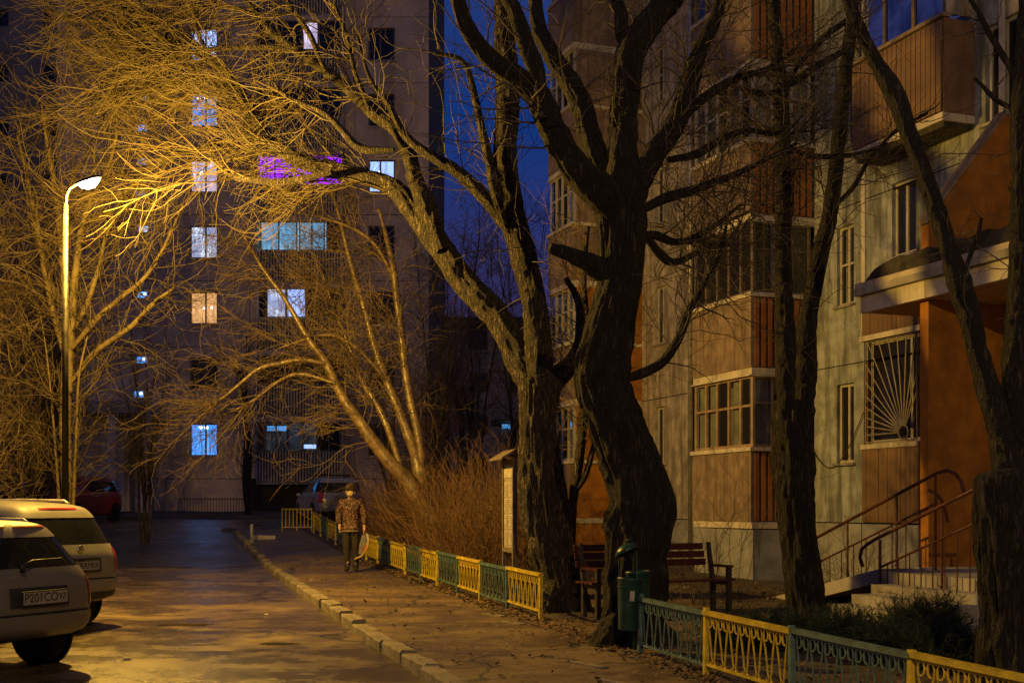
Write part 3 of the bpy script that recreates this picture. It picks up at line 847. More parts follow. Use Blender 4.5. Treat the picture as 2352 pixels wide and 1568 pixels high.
hb = thing('distant_house', 'dim low block glimpsed through the trees between the two tall buildings', 'building')
def HB(u, w, z): return (u, 80 - w, z)
hh_ = [(-8 + i * 2.6, -6.8 + i * 2.6, 3.4 + k * 2.8, 4.7 + k * 2.8) for i in range(9) for k in range(4)]
MB().box(-10, 16, -10, -.3, .5, 13.4, HB).build('wall_core', 'joint', hb)
for k in range(4): wall(hb, HB, -10, 16, 2.0 + 2.8 * k, 4.8 + 2.8 * k - .03, 0, hh_, 'plaster_far', depth=.26)
for h in hh_: window(hb, HB, *h, 0, mull=(.5,), frame='dark_frame', sill=False)
MB().box(-10.3, 16.3, -10.3, .4, 13.42, 13.9, HB).build('roof', 'tower_roof', hb)

# little pavilion with a lit strip beyond the willow
ki = thing('pavilion', 'small white flat roofed pavilion with a blue light strip behind the willows', 'pavilion', (0, 42, 1.1))
MB().box(.95, 2.6, 0, 3, 0, 3.3).build('wall', 'kiosk_wall', ki)
MB().box(-.5, .93, .8, 3, 0, 3.2).build('wall', 'tin', ki)
MB().box(-.75, 2.9, -.5, 3.3, 3.42, 3.68).build('roof', 'slab_white', ki)
MB().box(1.0, 2.4, -.05, -.01, 3.2, 3.36).build('light_strip', 'led_blue', ki)
MB().box(-.35, .05, .70, .74, 3.2, 3.34).build('light_strip', 'led_blue', ki)
for i in range(3): MB().box(1.2 + i * .5, 1.23 + i * .5, -.03, -.003, .1, 3.15).build('mullion', 'iron', ki)
for z in (1.0, 2.0): MB().box(.96, 2.55, -.028, -.005, z, z + .03).build('transom', 'iron', ki)
# ================================================================== TREES
def vnoise(t, s, nt_, cell, seed):
    """smooth noise, periodic round the trunk (t in 0..1)"""
    rng = np.random.default_rng(seed)
    rows = int(s.max() / cell) + 3
    T = rng.random((rows, nt_))
    a = t * nt_; i = np.floor(a).astype(int); fa = a - i; fa = fa * fa * (3 - 2 * fa)
    b = s / cell; j = np.floor(b).astype(int); fb = b - j; fb = fb * fb * (3 - 2 * fb)
    i0, i1 = i % nt_, (i + 1) % nt_; j0, j1 = np.clip(j, 0, rows - 1), np.clip(j + 1, 0, rows - 1)
    return (T[j0, i0] * (1 - fa) + T[j0, i1] * fa) * (1 - fb) + (T[j1, i0] * (1 - fa) + T[j1, i1] * fa) * fb

def resample(P_, n):
    P_ = np.asarray(P_, float)
    # Catmull-Rom through the traced joints, then even spacing
    A = np.vstack([2 * P_[0] - P_[1], P_, 2 * P_[-1] - P_[-2]])
    out = []
    for i in range(1, len(A) - 2):
        t = np.linspace(0, 1, 10, endpoint=False)[:, None]
        p0, p1, p2, p3 = A[i-1], A[i], A[i+1], A[i+2]
        out.append(.5 * ((2*p1) + (-p0+p2)*t + (2*p0-5*p1+4*p2-p3)*t**2 + (-p0+3*p1-3*p2+p3)*t**3))
    out = np.vstack(out + [P_[-1][None]])
    d = np.r_[0, np.cumsum(np.linalg.norm(np.diff(out[:, :3], axis=0), axis=1))]
    s = np.linspace(0, d[-1], n)
    return np.stack([np.interp(s, d, out[:, c]) for c in range(out.shape[1])], -1), s

class Wood:
    """limbs of one tree, joined into its trunk mesh"""
    def __init__(s): s.V = []; s.F = []; s.n = 0; s.limbs = []
    def limb(s, pts, sides=None, bark=.10, seed=1, ring=None, wob=.0):
        pts = np.array(pts, float)
        if s.V: pts[0, 3] *= .55
        L = np.linalg.norm(np.diff(pts[:, :3], axis=0), axis=1).sum()
        rmax = pts[:, 3].max()
        sides = sides or int(np.clip(rmax * 260, 6, 90))
        ring = ring or max(rmax * .12, .03)
        n = int(np.clip(L / ring, 6, 300))
        C, S = resample(pts, n)
        p = C[:, :3]; r = np.maximum(C[:, 3], .003)
        if wob:
            rg = np.random.default_rng(seed); ph = rg.random(6) * 6.28
            p = p + wob * r[:, None] * np.stack([np.sin(S * 3.1 / max(L, .1) * 4 + ph[0]), np.sin(S * 9 + ph[1]) * .4, np.sin(S * 5 + ph[2]) * .5], -1)
        t = np.gradient(p, axis=0); t /= np.linalg.norm(t, axis=1)[:, None]
        up = np.array((0., 1., .02)); A = np.zeros_like(p); B = np.zeros_like(p)
        for i in range(n):
            a = up - t[i] * up.dot(t[i]); a /= np.linalg.norm(a); A[i] = a; B[i] = np.cross(t[i], a); up = a
        th = np.arange(sides) / sides
        TH, SS = np.meshgrid(th, S)
        rr = np.repeat(r[:, None], sides, 1)
        if bark:
            n1 = vnoise(TH, SS + .3 * vnoise(TH, SS, 5, .3, seed + 9), max(6, int(sides * .42)), max(rmax * 1.1, .12), seed)
            n2 = vnoise(TH, SS, max(5, int(sides * .8)), max(rmax * .45, .06), seed + 1)
            n3 = vnoise(TH, SS, 4, max(rmax * 2.6, .3), seed + 2)
            ridge = 1 - np.abs(2 * n1 - 1) * 1.5
            rr = rr * (1 + bark * ((ridge - .62) * 1.25 + (n2 - .5) * .9) + bark * 1.7 * (n3 - .5))
            if rmax > .09:
                rk = np.random.default_rng(seed + 77)
                for _ in range(int(L * 2.2) + 1):
                    t0, s0, w0, a0 = rk.random(), rk.random() * L, rk.uniform(.35, .8) * rmax, rk.uniform(-.12, .26)
                    dth = np.abs((TH - t0 + .5) % 1 - .5) * 2 * np.pi * rmax
                    d2 = (dth / w0) ** 2 + ((SS - s0) / (w0 * 1.3)) ** 2
                    rr = rr * (1 + a0 * np.exp(-d2 * 2.5) * (1 - 1.3 * np.exp(-d2 * 16)))
        c, sn = np.cos(TH * 2 * np.pi), np.sin(TH * 2 * np.pi)
        V = p[:, None, :] + rr[..., None] * (c[..., None] * A[:, None, :] + sn[..., None] * B[:, None, :])
        i, j = np.meshgrid(np.arange(n - 1), np.arange(sides), indexing='ij'); j2 = (j + 1) % sides
        F = np.stack([i * sides + j, i * sides + j2, (i + 1) * sides + j2, (i + 1) * sides + j], -1).reshape(-1, 4) + s.n
        V = V.reshape(-1, 3)
        cap = np.array([p[-1]]); k = s.n + n * sides
        F2 = np.stack([k * np.ones(sides, int), s.n + (n - 1) * sides + np.arange(sides), s.n + (n - 1) * sides + (np.arange(sides) + 1) % sides,
                       k * np.ones(sides, int)], -1)
        s.V += [V, cap]; s.F += [F]; s.tri = getattr(s, 'tri', []); s.tri.append(F2[:, :3]); s.n += len(V) + 1
        q, _ = resample(pts, 24); s.limbs.append(q)
        return s
    def mesh(s, name):
        V = np.vstack(s.V); F = np.vstack(s.F); T = np.vstack(s.tri)
        me = bpy.data.meshes.new(name)
        me.vertices.add(len(V)); me.vertices.foreach_set('co', V.astype(np.float32).ravel())
        nl = F.size + T.size
        me.loops.add(nl); me.loops.foreach_set('vertex_index', np.r_[F.ravel(), T.ravel()].astype(np.int32))
        me.polygons.add(len(F) + len(T))
        st = np.r_[np.arange(len(F)) * 4, F.size + np.arange(len(T)) * 3].astype(np.int32)
        me.polygons.foreach_set('loop_start', st)
        me.update(calc_edges=True); me.shade_smooth()
        return me

def px_limb(rows, Y0, Y1=None):
    """traced joints (picture x, y, half width in px) standing between depths Y0 and Y1"""
    Y1 = Y0 if Y1 is None else Y1; n = len(rows); out = []
    for i, (x, y, r) in enumerate(rows):
        Y = Y0 + (Y1 - Y0) * i / max(n - 1, 1)
        out.append((*P(x, y, Y), r * Y / FPX))
    return out

def grow(rng, limbs, n, trange, ang, length, seg, trop, tw, curl, r0, r1, bias=None, bw=0.0):
    """n shoots from parent shoots limbs (T,k,4)"""
    A = np.asarray(limbs); T, k, _ = A.shape
    ln = np.linalg.norm(np.diff(A[:, :, :3], axis=1), axis=2).sum(1); ln = ln / ln.sum()
    idx = rng.choice(T, n, p=ln)
    t = rng.uniform(trange[0], trange[1], n) * (k - 1.001); i = t.astype(int); f = (t - i)[:, None]
    b = A[idx, i] * (1 - f) + A[idx, i + 1] * f
    tan = A[idx, i + 1, :3] - A[idx, i, :3]; tan /= np.linalg.norm(tan, axis=1)[:, None] + 1e-9
    rv = rng.normal(size=(n, 3))
    if bias is not None: rv += np.array(bias) * bw
    pr = rv - tan * (rv * tan).sum(1)[:, None]; pr /= np.linalg.norm(pr, axis=1)[:, None] + 1e-9
    a = np.radians(rng.uniform(ang[0], ang[1], n))[:, None]
    d = np.cos(a) * tan + np.sin(a) * pr
    Ls = rng.uniform(length[0], length[1], n)
    if len(length) > 2: Ls *= 1 - length[2] * (t / (k - 1))
    st = (Ls / seg)[:, None]
    out = np.zeros((n, seg + 1, 4)); p = b[:, :3].copy()
    rs = np.minimum(b[:, 3] * .75, rng.uniform(r0[0], r0[1], n))
    out[:, 0, :3] = p; out[:, 0, 3] = rs
    trop = np.asarray(trop, float)
    for j in range(1, seg + 1):
        d = d + trop * (tw / seg) + rng.normal(size=(n, 3)) * curl / math.sqrt(seg)
        d /= np.linalg.norm(d, axis=1)[:, None]
        p = p + d * st
        out[:, j, :3] = p; out[:, j, 3] = rs + (np.minimum(r1, rs) - rs) * j / seg
    return out

def shoots_mesh(name, groups, sides=3):
    Vs, Fs, n0 = [], [], 0
    for A in groups:
        T, k, _ = A.shape
        m = A[:, -1, :3] - A[:, 0, :3]; m /= np.linalg.norm(m, axis=1)[:, None] + 1e-9
        h = np.where(np.abs(m[:, 2:3]) < .8, np.array([[0, 0, 1.]]), np.array([[1., 0, 0]]))
        a = np.cross(m, h); a /= np.linalg.norm(a, axis=1)[:, None]; b = np.cross(m, a)
        th = np.arange(sides) * 2 * np.pi / sides
        off = a[:, None, :] * np.cos(th)[None, :, None] + b[:, None, :] * np.sin(th)[None, :, None]
        V = A[:, :, None, :3] + off[:, None] * A[:, :, None, 3:4]
        base = n0 + (np.arange(T) * k * sides)[:, None, None] + (np.arange(k - 1) * sides)[None, :, None] + np.arange(sides)[None, None, :]
        nx = n0 + (np.arange(T) * k * sides)[:, None, None] + (np.arange(k - 1) * sides)[None, :, None] + ((np.arange(sides) + 1) % sides)[None, None, :]
        F = np.stack([base, nx, nx + sides, base + sides], -1).reshape(-1, 4)
        Vs.append(V.reshape(-1, 3)); Fs.append(F); n0 += T * k * sides
    return fast_mesh(name, np.vstack(Vs), np.vstack(Fs), True)

def tree(name, label, base, wood, groups, bark, twig, group=None):
    base = np.array(base, float)
    t = thing(name, label, 'tree', tuple(base), 0, group)
    wood.V = [v - base for v in wood.V]
    obj('trunk', wood.mesh('trunk'), bark, t)
    if groups:
        gs = []
        for A in groups:
            A = A.copy(); A[:, :, :3] -= base; gs.append(A)
        obj('crown', shoots_mesh('crown', gs), twig, t)
    return t

LEFT = np.array((-1., .1, 0))
# ---- the gnarled willow in front of the bench
w = Wood()
Y2 = 13.0
w.limb(px_limb([(1448,1520,88),(1452,1480,80),(1460,1420,72),(1464,1350,71),(1464,1270,69),(1478,1165,74),(1460,1090,66),(1412,964,64),(1383,869,65),(1396,790,58),
                (1404,735,52),(1425,640,47),(1430,560,50),(1427,500,54),(1418,450,52),(1412,410,40)], Y2, Y2 + .15), bark=.13, seed=21)
w.limb(px_limb([(1425,1420,45),(1400,1460,38),(1375,1490,30),(1350,1510,16)], Y2 - .15, Y2 - .3), bark=.15, seed=22)
w.limb(px_limb([(1490,1420,45),(1520,1470,40),(1545,1510,26),(1570,1530,12)], Y2, Y2 - .1), bark=.15, seed=23)
mains2 = [
 px_limb([(1415,500,44),(1385,452,38),(1335,395,34),(1280,310,31),(1232,225,29),(1180,172,25),(1130,135,21),(1080,70,19),(1050,-10,17),(1030,-90,13)], Y2, Y2 - .8),
 px_limb([(1240,250,22),(1225,150,22),(1195,60,19),(1158,-20,17),(1130,-110,12)], Y2 - .3, Y2 - .2),
 px_limb([(1405,480,34),(1390,425,31),(1363,332,27),(1323,221,25),(1268,129,21),(1238,60,19),(1225,-40,15)], Y2 + .1, Y2 + .9),
 px_limb([(1420,490,44),(1430,400,37),(1432,310,34),(1432,230,33),(1452,130,35),(1490,60,33),(1535,-10,29),(1580,-90,22)], Y2 + .1, Y2 + .3),
 px_limb([(1445,140,20),(1428,60,17),(1412,-30,12)], Y2 + .2, Y2 + .4),
 px_limb([(1435,500,40),(1460,440,33),(1500,360,28),(1545,290,26),(1572,225,23),(1600,140,20),(1640,50,16),(1662,-50,13)], Y2 + .1, Y2 + 1.0),
 px_limb([(1552,285,14),(1620,225,12),(1690,180,9),(1760,160,6),(1830,110,4)], Y2 + .5, Y2 + 1.2),
 px_limb([(1462,492,16),(1530,455,12),(1600,432,10),(1680,405,8),(1760,365,6),(1830,330,3.5)], Y2 + .1, Y2 + .9),
 px_limb([(1535,367,13),(1600,355,10),(1660,318,9),(1720,300,7),(1790,310,5),(1850,300,3)], Y2 + .4, Y2 + 1.3),
 px_limb([(1430,872,16),(1480,856,12),(1525,828,11),(1560,770,10),(1585,710,9),(1620,650,7),(1650,590,5),(1668,520,3)], Y2 + .1, Y2 + .8),
 px_limb([(1470,520,14),(1520,590,10),(1560,600,8),(1620,570,6),(1680,560,4)], Y2 + .2, Y2 + 1.2),
 px_limb([(1440,560,16),(1500,540,11),(1560,555,8),(1640,520,6),(1700,470,3)], Y2 + .2, Y2 + 1.0)]
for i, m in enumerate(mains2): w.limb(m, bark=.11 if i < 6 else .08, seed=30 + i, wob=.15)
w.limb(px_limb([(1425,650,44),(1370,615,25),(1312,587,17),(1262,567,12)], Y2 + .1, Y2 - .2), bark=.16, seed=45)
rng = np.random.default_rng(2)
par = np.array([l for l in w.limbs[3:15]])
g1 = grow(rng, par, 120, (.25, 1), (25, 75), (.5, 1.7), 7, (0.2, .1, .25), .5, .55, (.009, .018), .005)
g2 = grow(rng, np.array([l for l in w.limbs[8:15]]), 210, (.2, 1), (25, 80), (.4, 1.2), 7, (.3, .1, -.15), .5, .6, (.006, .011), .0035)
g3 = grow(rng, np.concatenate([g1, g2]), 1700, (.2, 1), (20, 70), (.2, .75), 5, (0, 0, .15), .4, .5, (.0035, .006), .002)
T2 = tree('willow_tree', 'huge dark gnarled willow with spreading limbs beside the green litter bin', (P(1460, 1500, Y2)[0], Y2, float(g(Y2)) + .08), w, [g1, g2, g3],
          'bark_dark', 'twig_dark')

# ---- the leaning willow whose limbs reach over the street to the lamp
w = Wood(); Y1 = 16.6
w.limb(px_limb([(1300,1440,72),(1294,1405,60),(1286,1340,52),(1266,1260,51),(1251,1160,55),(1241,1050,48),(1236,964,42),(1238,905,44),(1232,865,38)], Y1), bark=.13, seed=51)
w.limb(px_limb([(1270,1330,30),(1252,1390,24),(1240,1425,12)], Y1 - .2, Y1 - .4), bark=.15, seed=52)
w.limb(px_limb([(1315,1330,26),(1330,1385,22),(1342,1420,12)], Y1 - .1, Y1 - .2), bark=.15, seed=53)
L1 = px_limb([(1236,930,38),(1205,850,34),(1150,740,32),(1060,630,30),(1010,560,28),(930,460,22),(870,415,19),(760,392,18),(680,365,17),(612,320,14.5),(598,285,13),
              (540,190,11.5),(480,130,9.5),(400,70,7),(310,20,5),(230,-30,3)], Y1, 20.4)
L2 = px_limb([(1015,575,24),(985,480,22),(955,405,19),(940,350,17),(905,297,15),(850,255,14),(803,210,13),(748,163,12),(690,120,11),(632,80,9),(590,30,8),(550,-20,7),(500,-80,5)], 16.9, 19.0)
U = px_limb([(1244,930,34),(1243,830,32),(1225,700,30),(1190,560,30),(1166,400,29),(1170,250,27),(1156,100,24),(1148,-40,20),(1140,-120,15)], Y1, Y1 + .2)
mains1 = [L1, L2, U,
 px_limb([(602,312,8),(547,318,7),(476,338,6),(430,348,5.5),(369,376,5),(307,425,3.5),(250,500,2.5)], 18.9, 20.6),
 px_limb([(762,396,10),(690,412,9),(622,418,8),(537,406,7),(504,380,5),(470,330,3)], 17.9, 19.2),
 px_limb([(905,345,11),(830,340,10),(785,298,8),(745,262,7),(700,240,6),(650,215,5),(630,190,3)], 17.2, 17.9),
 px_limb([(1178,545,20),(1112,455,17),(1060,402,15),(990,357,13),(930,310,10),(890,240,7),(850,180,5),(820,80,3)], 16.6, 17.0),
 px_limb([(1160,520,15),(1135,420,12),(1108,310,10),(1088,205,8),(1060,140,6),(995,122,3.5)], 16.5, 16.2),
 px_limb([(1250,925,30),(1285,868,25),(1312,830,19),(1335,770,14),(1330,700,10),(1300,640,6)], Y1 + .1, Y1 + .9),
 px_limb([(540,192,7),(500,150,6),(440,120,5),(350,70,4.5),(270,-10,3.5)], 19.2, 20.6),
 px_limb([(480,132,6),(450,60,5),(440,0,4),(430,-60,3)], 19.4, 19.4),
 px_limb([(690,122,8),(620,110,7),(540,110,6),(450,120,5),(350,150,4),(270,190,3)], 18.2, 20.4),
 px_limb([(612,318,7),(560,240,6),(500,185,5),(430,180,4.5),(350,210,4),(260,250,3)], 18.9, 20.6),
 px_limb([(748,164,8),(700,60,7),(640,-20,5)], 17.7, 17.4),
 px_limb([(850,256,8),(820,180,6),(800,100,5),(770,10,4)], 17.4, 17.0),
 px_limb([(590,32,6),(500,10,5),(400,-30,4)], 18.7, 19.8)]
for i, m in enumerate(mains1): w.limb(m, bark=.11 if i < 3 else .09, seed=60 + i, wob=.2)
rng = np.random.default_rng(11)
LM = [w.limbs[3 + i] for i in range(len(mains1))]
par = np.array([LM[i] for i in (0, 1, 3, 4, 5, 9, 10, 11, 12, 13, 14, 15)])
parL = np.array([LM[i] for i in (0, 3, 9, 10, 11, 12, 15)])
g1 = grow(rng, par, 260, (.45, 1), (25, 70), (.9, 2.2), 10, (-.7, .6, .15), .7, .4, (.010, .018), .005, (-.8, .8, 0), .8)
gl = grow(rng, parL, 290, (.35, 1), (15, 60), (.8, 2.0), 10, (-.9, .5, .0), .8, .45, (.008, .014), .005, (-1, .8, 0), 1.1)
g2 = grow(rng, np.concatenate([g1, gl]), 2300, (.15, 1), (15, 60), (.5, 1.25), 8, (-.35, .25, -.25), .8, .55, (.0045, .007), .003, (-.6, .5, -.6), .7)
g2b = grow(rng, gl, 1150, (.5, 1), (10, 50), (.35, .8), 8, (-.7, -.1, 1.0), 1.5, .35, (.0055, .008), .0035, LEFT, 1.0)
g3 = grow(rng, g2, 1800, (.2, .9), (20, 60), (.2, .55), 5, (-.2, 0, -.2), .6, .5, (.0035, .005), .0025)
gu = grow(rng, np.array([LM[i] for i in (2, 6, 7, 8, 14)]), 150, (.2, 1), (30, 80), (.4, 1.3), 6, (-.3, 0, .3), .5, .5, (.006, .011), .004)
gu2 = grow(rng, gu, 420, (.2, 1), (20, 70), (.2, .6), 5, (0, 0, -.1), .4, .5, (.004, .006), .003)
T1 = tree('willow_tree', 'leaning willow whose twiggy golden limbs arch over the street to the lamp', (P(1290, 1410, Y1)[0], Y1, float(g(Y1)) + .08), w,
          [g1, gl, g2, g2b, g3, gu, gu2], 'bark_willow', 'twig_gold')

# ---- twin-stemmed tree before the porch
w = Wood(); Y3 = 14.3
w.limb(px_limb([(1872,1480,60),(1864,1440,50),(1850,1370,45),(1830,1200,42),(1823,1050,47),(1818,960,46),(1818,920,40)], Y3), bark=.11, seed=81)
st3 = [px_limb([(1806,980,27),(1802,850,23),(1802,650,20),(1800,480,18),(1795,300,17),(1785,120,15),(1775,-40,13),(1768,-120,9)], Y3 - .1, Y3 - .3),
       px_limb([(1832,990,32),(1848,870,29),(1858,740,22),(1880,600,19),(1905,480,18),(1930,300,16),(1945,150,15),(1956,50,14),(1960,-60,11)], Y3 + .1, Y3 + .5),
       px_limb([(1950,110,10),(1880,150,9),(1820,190,8),(1760,215,6),(1700,205,4)], Y3 + .4, Y3 - .4),
       px_limb([(1955,40,10),(1900,80,8),(1850,130,7),(1815,180,5)], Y3 + .5, Y3 + .2),
       px_limb([(1803,330,8),(1850,355,7),(1920,360,6),(1980,350,4),(2040,330,3)], Y3 - .2, Y3 + .8),
       px_limb([(1800,300,7),(1740,290,6),(1690,255,5),(1640,250,3)], Y3 - .2, Y3 + .5),
       px_limb([(1905,480,7),(1960,430,6),(2000,360,5),(2060,300,4),(2130,260,3)], Y3 + .3, Y3 + .9)]
for i, m in enumerate(st3): w.limb(m, bark=.09, seed=82 + i, wob=.15)
rng = np.random.default_rng(5)
g1 = grow(rng, np.array(w.limbs[1:]), 110, (.25, 1), (30, 80), (.4, 1.3), 7, (0, .2, .2), .5, .6, (.006, .011), .004)
g2 = grow(rng, g1, 420, (.2, 1), (20, 70), (.2, .6), 5, (0, 0, .1), .4, .5, (.0035, .0055), .0025)
tree('forked_tree', 'dark forked tree with two slim stems standing before the porch ramp', (P(1860, 1450, Y3)[0], Y3, float(g(Y3)) + .08), w, [g1, g2], 'bark_dark', 'twig_dark')

# ---- broken tree at the right-hand edge
w = Wood(); Y4 = 9.6
w.limb(px_limb([(2382,1660,110),(2376,1560,95),(2366,1400,85),(2350,1260,74),(2342,1180,66),(2345,1100,50)], Y4), bark=.13, seed=91)
w.limb(px_limb([(2350,1660,100),(2344,1560,92),(2330,1400,78),(2312,1260,64),(2302,1180,58),(2296,1120,53),(2292,1092,49),(2290,1080,38)], Y4 - .1), bark=.14, seed=92)
st4 = [px_limb([(2340,1190,44),(2318,1090,37),(2296,1000,29),(2270,900,26),(2240,780,24),(2212,660,27),(2190,600,22),(2150,480,20),(2120,400,20),(2090,320,18),(2052,212,22),(2010,130,15),(1965,40,15),(1935,-40,12)], Y4 + .1, Y4 + .7),
       px_limb([(2352,1180,46),(2348,1000,37),(2336,850,32),(2342,700,30),(2346,500,28),(2350,300,24),(2354,100,20),(2358,-60,16)], Y4 + .2, Y4 + .5),
       px_limb([(2350,200,10),(2310,140,8),(2270,70,7),(2230,0,5)], Y4 + .4, Y4 + .6),
       px_limb([(2205,640,9),(2240,560,6),(2255,500,4)], Y4 + .3, Y4 + .3),
       px_limb([(2348,260,8),(2290,230,6),(2240,180,4)], Y4 + .4, Y4 + .9)]
for i, m in enumerate(st4): w.limb(m, bark=.12, seed=93 + i, wob=.15)
rng = np.random.default_rng(6)
g1 = grow(rng, np.array(w.limbs[2:]), 46, (.3, 1), (35, 80), (.2, .8), 6, (0, .2, .2), .5, .6, (.004, .008), .003)
g2 = grow(rng, g1, 110, (.2, 1), (20, 70), (.1, .35), 5, (0, 0, .1), .4, .5, (.0025, .004), .002)
tree('broken_tree', 'thick rough trunk with a sawn stub and two leaning stems by the near fence', (P(2350, 1600, Y4)[0], Y4, float(g(Y4)) + .08), w, [g1, g2], 'bark_dark', 'twig_dark')

# ---- slim trunk between the two willows
w = Wood(); Y6 = 18.3
w.limb(px_limb([(1308,1320,13),(1312,1215,11),(1318,1130,11),(1331,1050,12),(1338,970,11),(1346,880,10),(1350,760,8),(1340,640,7),(1350,520,5)], Y6, Y6 + .3), bark=.08, seed=101)
w.limb(px_limb([(1316,1140,7),(1345,1090,7),(1365,1020,6),(1385,960,4)], Y6, Y6 + .2), bark=.08, seed=102)
rng = np.random.default_rng(8)
g1 = grow(rng, np.array(w.limbs), 60, (.3, 1), (30, 70), (.5, 1.6), 7, (-.3, 0, .4), .6, .5, (.006, .01), .004)
g2 = grow(rng, g1, 300, (.2, 1), (20, 70), (.2, .7), 5, (0, 0, .1), .4, .5, (.004, .006), .003)
tree('slim_tree', 'slim bare tree between the two big willows before an orange wall', (P(1308, 1300, Y6)[0], Y6, float(g(Y6)) + .08), w, [g1, g2], 'bark_willow', 'twig_brown')

# ---- golden smooth-barked clump behind the far fence
w = Wood(); Y5 = 23.4
DY = Y5 - 20.2
st5 = [px_limb([(1030,1300,30),(1015,1255,26),(985,1195,21),(940,1115,18),(895,1060,16),(850,1000,14),(800,930,12),(770,880,11),(745,830,10),(718,795,9),(690,750,7),(650,680,5),(600,610,4),(560,540,3)], Y5, 20.0 + DY),
       px_limb([(1020,1290,26),(1000,1235,22),(975,1150,18),(968,1090,17),(955,1040,13),(920,950,11),(885,870,10),(860,800,10),(840,720,8),(820,650,7),(800,580,5),(780,500,4),(760,440,3)], Y5 + .2, 20.6 + DY),
       px_limb([(970,1100,12),(960,1000,10),(937,880,10),(925,800,9),(912,700,8),(905,620,8),(890,550,6),(870,480,4)], Y5 + .2, 20.8 + DY),
       px_limb([(748,835,7),(690,826,6),(640,835,6),(590,850,5),(540,890,4),(480,940,3),(440,975,2)], 20.0 + DY, 19.8 + DY),
       px_limb([(935,1110,10),(890,985,8),(860,920,7),(830,870,6),(800,790,5),(770,720,4),(740,620,3)], 20.2 + DY, 20.7 + DY),
       px_limb([(770,880,6),(700,860,5),(650,870,4),(580,920,3),(500,960,2)], 20 + DY, 20.2 + DY),
       px_limb([(885,870,6),(820,800,5),(760,770,4),(700,780,3),(640,800,2)], 20.4 + DY, 20.1 + DY),
       px_limb([(905,640,6),(860,560,5),(800,520,4),(740,500,3)], 20.7 + DY, 20.3 + DY)]
for i, m in enumerate(st5): w.limb(m, bark=.05, seed=110 + i, wob=.2, sides=14)
rng = np.random.default_rng(9)
g1 = grow(rng, np.array(w.limbs), 230, (.35, 1), (25, 70), (.6, 1.8), 9, (-.5, 0, .1), .8, .5, (.007, .012), .004, LEFT, .6)
g2 = grow(rng, g1, 2000, (.15, 1), (15, 65), (.35, 1.0), 7, (-.2, 0, -.3), .8, .6, (.005, .008), .0035)
g3 = grow(rng, g2, 1900, (.2, 1), (15, 65), (.2, .5), 5, (0, 0, -.2), .6, .6, (.004, .006), .003)
tree('clump_tree', 'smooth golden barked tree of several leaning stems behind the striped fence', (P(1015, 1270, Y5)[0], Y5, float(g(Y5)) + .08), w, [g1, g2, g3], 'bark_smooth', 'twig_brown')

# ---- many-stemmed trees on the left verge, behind and around the lamp
def many_stems(name, label, X, Y, n, H, spread, twigs, seed, bark='bark_willow', twig='twig_brown', traced=(), r=(.03, .055), lean=(0, 0), group=None, fine=1.0):
    rng = np.random.default_rng(seed); w = Wood(); z = float(g(Y)) + .05
    for i in range(n):
        a = rng.uniform(0, 6.283); s = spread * rng.uniform(.35, 1); h = H * rng.uniform(.7, 1)
        dx, dy = math.cos(a) * s + lean[0], math.sin(a) * s * .7 + lean[1]
        r0 = rng.uniform(*r)
        pts = [(X + .12 * math.cos(a), Y + .12 * math.sin(a), z - .1, r0)]
        for f in (.2, .42, .65, .85, 1):
            pts.append((X + dx * f ** 1.25 + rng.normal() * .10, Y + dy * f ** 1.25 + rng.normal() * .10, z + h * f, r0 * (1 - .82 * f)))
        w.limb(pts, bark=.08, seed=seed * 20 + i, sides=9)
    for i, m in enumerate(traced): w.limb(m, bark=.08, seed=seed * 20 + 50 + i, sides=10, wob=.2)
    g1 = grow(rng, np.array(w.limbs), int(twigs * .12), (.22, 1), (25, 65), (.6, 1.9), 8, (0, 0, .5), .6, .5, (.008, .014), .005)
    g2 = grow(rng, g1, int(twigs * .44), (.15, 1), (20, 65), (.35, 1.0), 6, (0, 0, .1), .5, .6, (.0055 * fine, .0085 * fine), .004)
    g3 = grow(rng, g2, int(twigs * .44), (.2, 1), (20, 65), (.2, .6), 5, (0, 0, -.1), .5, .6, (.0045 * fine, .0065 * fine), .0035)
    return tree(name, label, (X, Y, z), w, [g1, g2, g3], bark, twig, group)

YA = 21.2
trA = [px_limb([(150,1200,17),(152,1000,14),(153,800,12),(147,650,10),(138,520,8),(125,420,6),(108,330,4),(95,240,3)], YA),
       px_limb([(160,900,12),(163,760,10),(172,620,8),(190,520,7),(215,450,5),(250,380,4),(270,300,3)], YA, YA - .5),
       px_limb([(150,820,10),(118,700,8),(98,600,7),(82,500,6),(60,400,4),(40,310,3)], YA, YA + .4),
       px_limb([(165,800,8),(215,740,7),(270,690,6),(330,640,5),(380,560,4),(420,470,3)], YA - .1, YA - .6),
       px_limb([(160,880,8),(230,800,7),(300,750,6),(350,700,5),(400,660,4)], YA, YA - .4),
       px_limb([(165,760,7),(200,700,6),(225,620,5),(245,540,4),(280,470,3)], YA, YA - .3)]
many_stems('lamp_side_tree', 'brightly lit many stemmed tree growing round the street lamp pole', P(150, 0, YA)[0], YA, 2, 6.2, 1.0, 1900, 31, bark='bark_lamp', twig='twig_lamp', traced=trA, fine=1.0)
rows = [(60, 24, 6, 7.5, 1.5, 'bare many stemmed tree at the very left edge behind the parked wagons', 2600),
        (-60, 22, 5, 6.5, 1.4, 'bare many stemmed tree mostly cut off by the left edge', 1600),
        (95, 29, 6, 6.0, 1.5, 'bushy bare tree standing beside the parked red car', 2800),
        (20, 31, 6, 8.5, 1.8, 'tall bare tree far behind the parked wagons', 2200),
        (330, 34, 5, 6.5, 1.5, 'bare tree before the far block entrance', 1200)]
for i, (x, Y, n, H, s, lb, tw_) in enumerate(rows):
    many_stems('bare_tree', lb, P(x, 0, Y)[0], Y, n, H, s, tw_, 40 + i, twig='twig_brown', group='bare trees on the left verge')
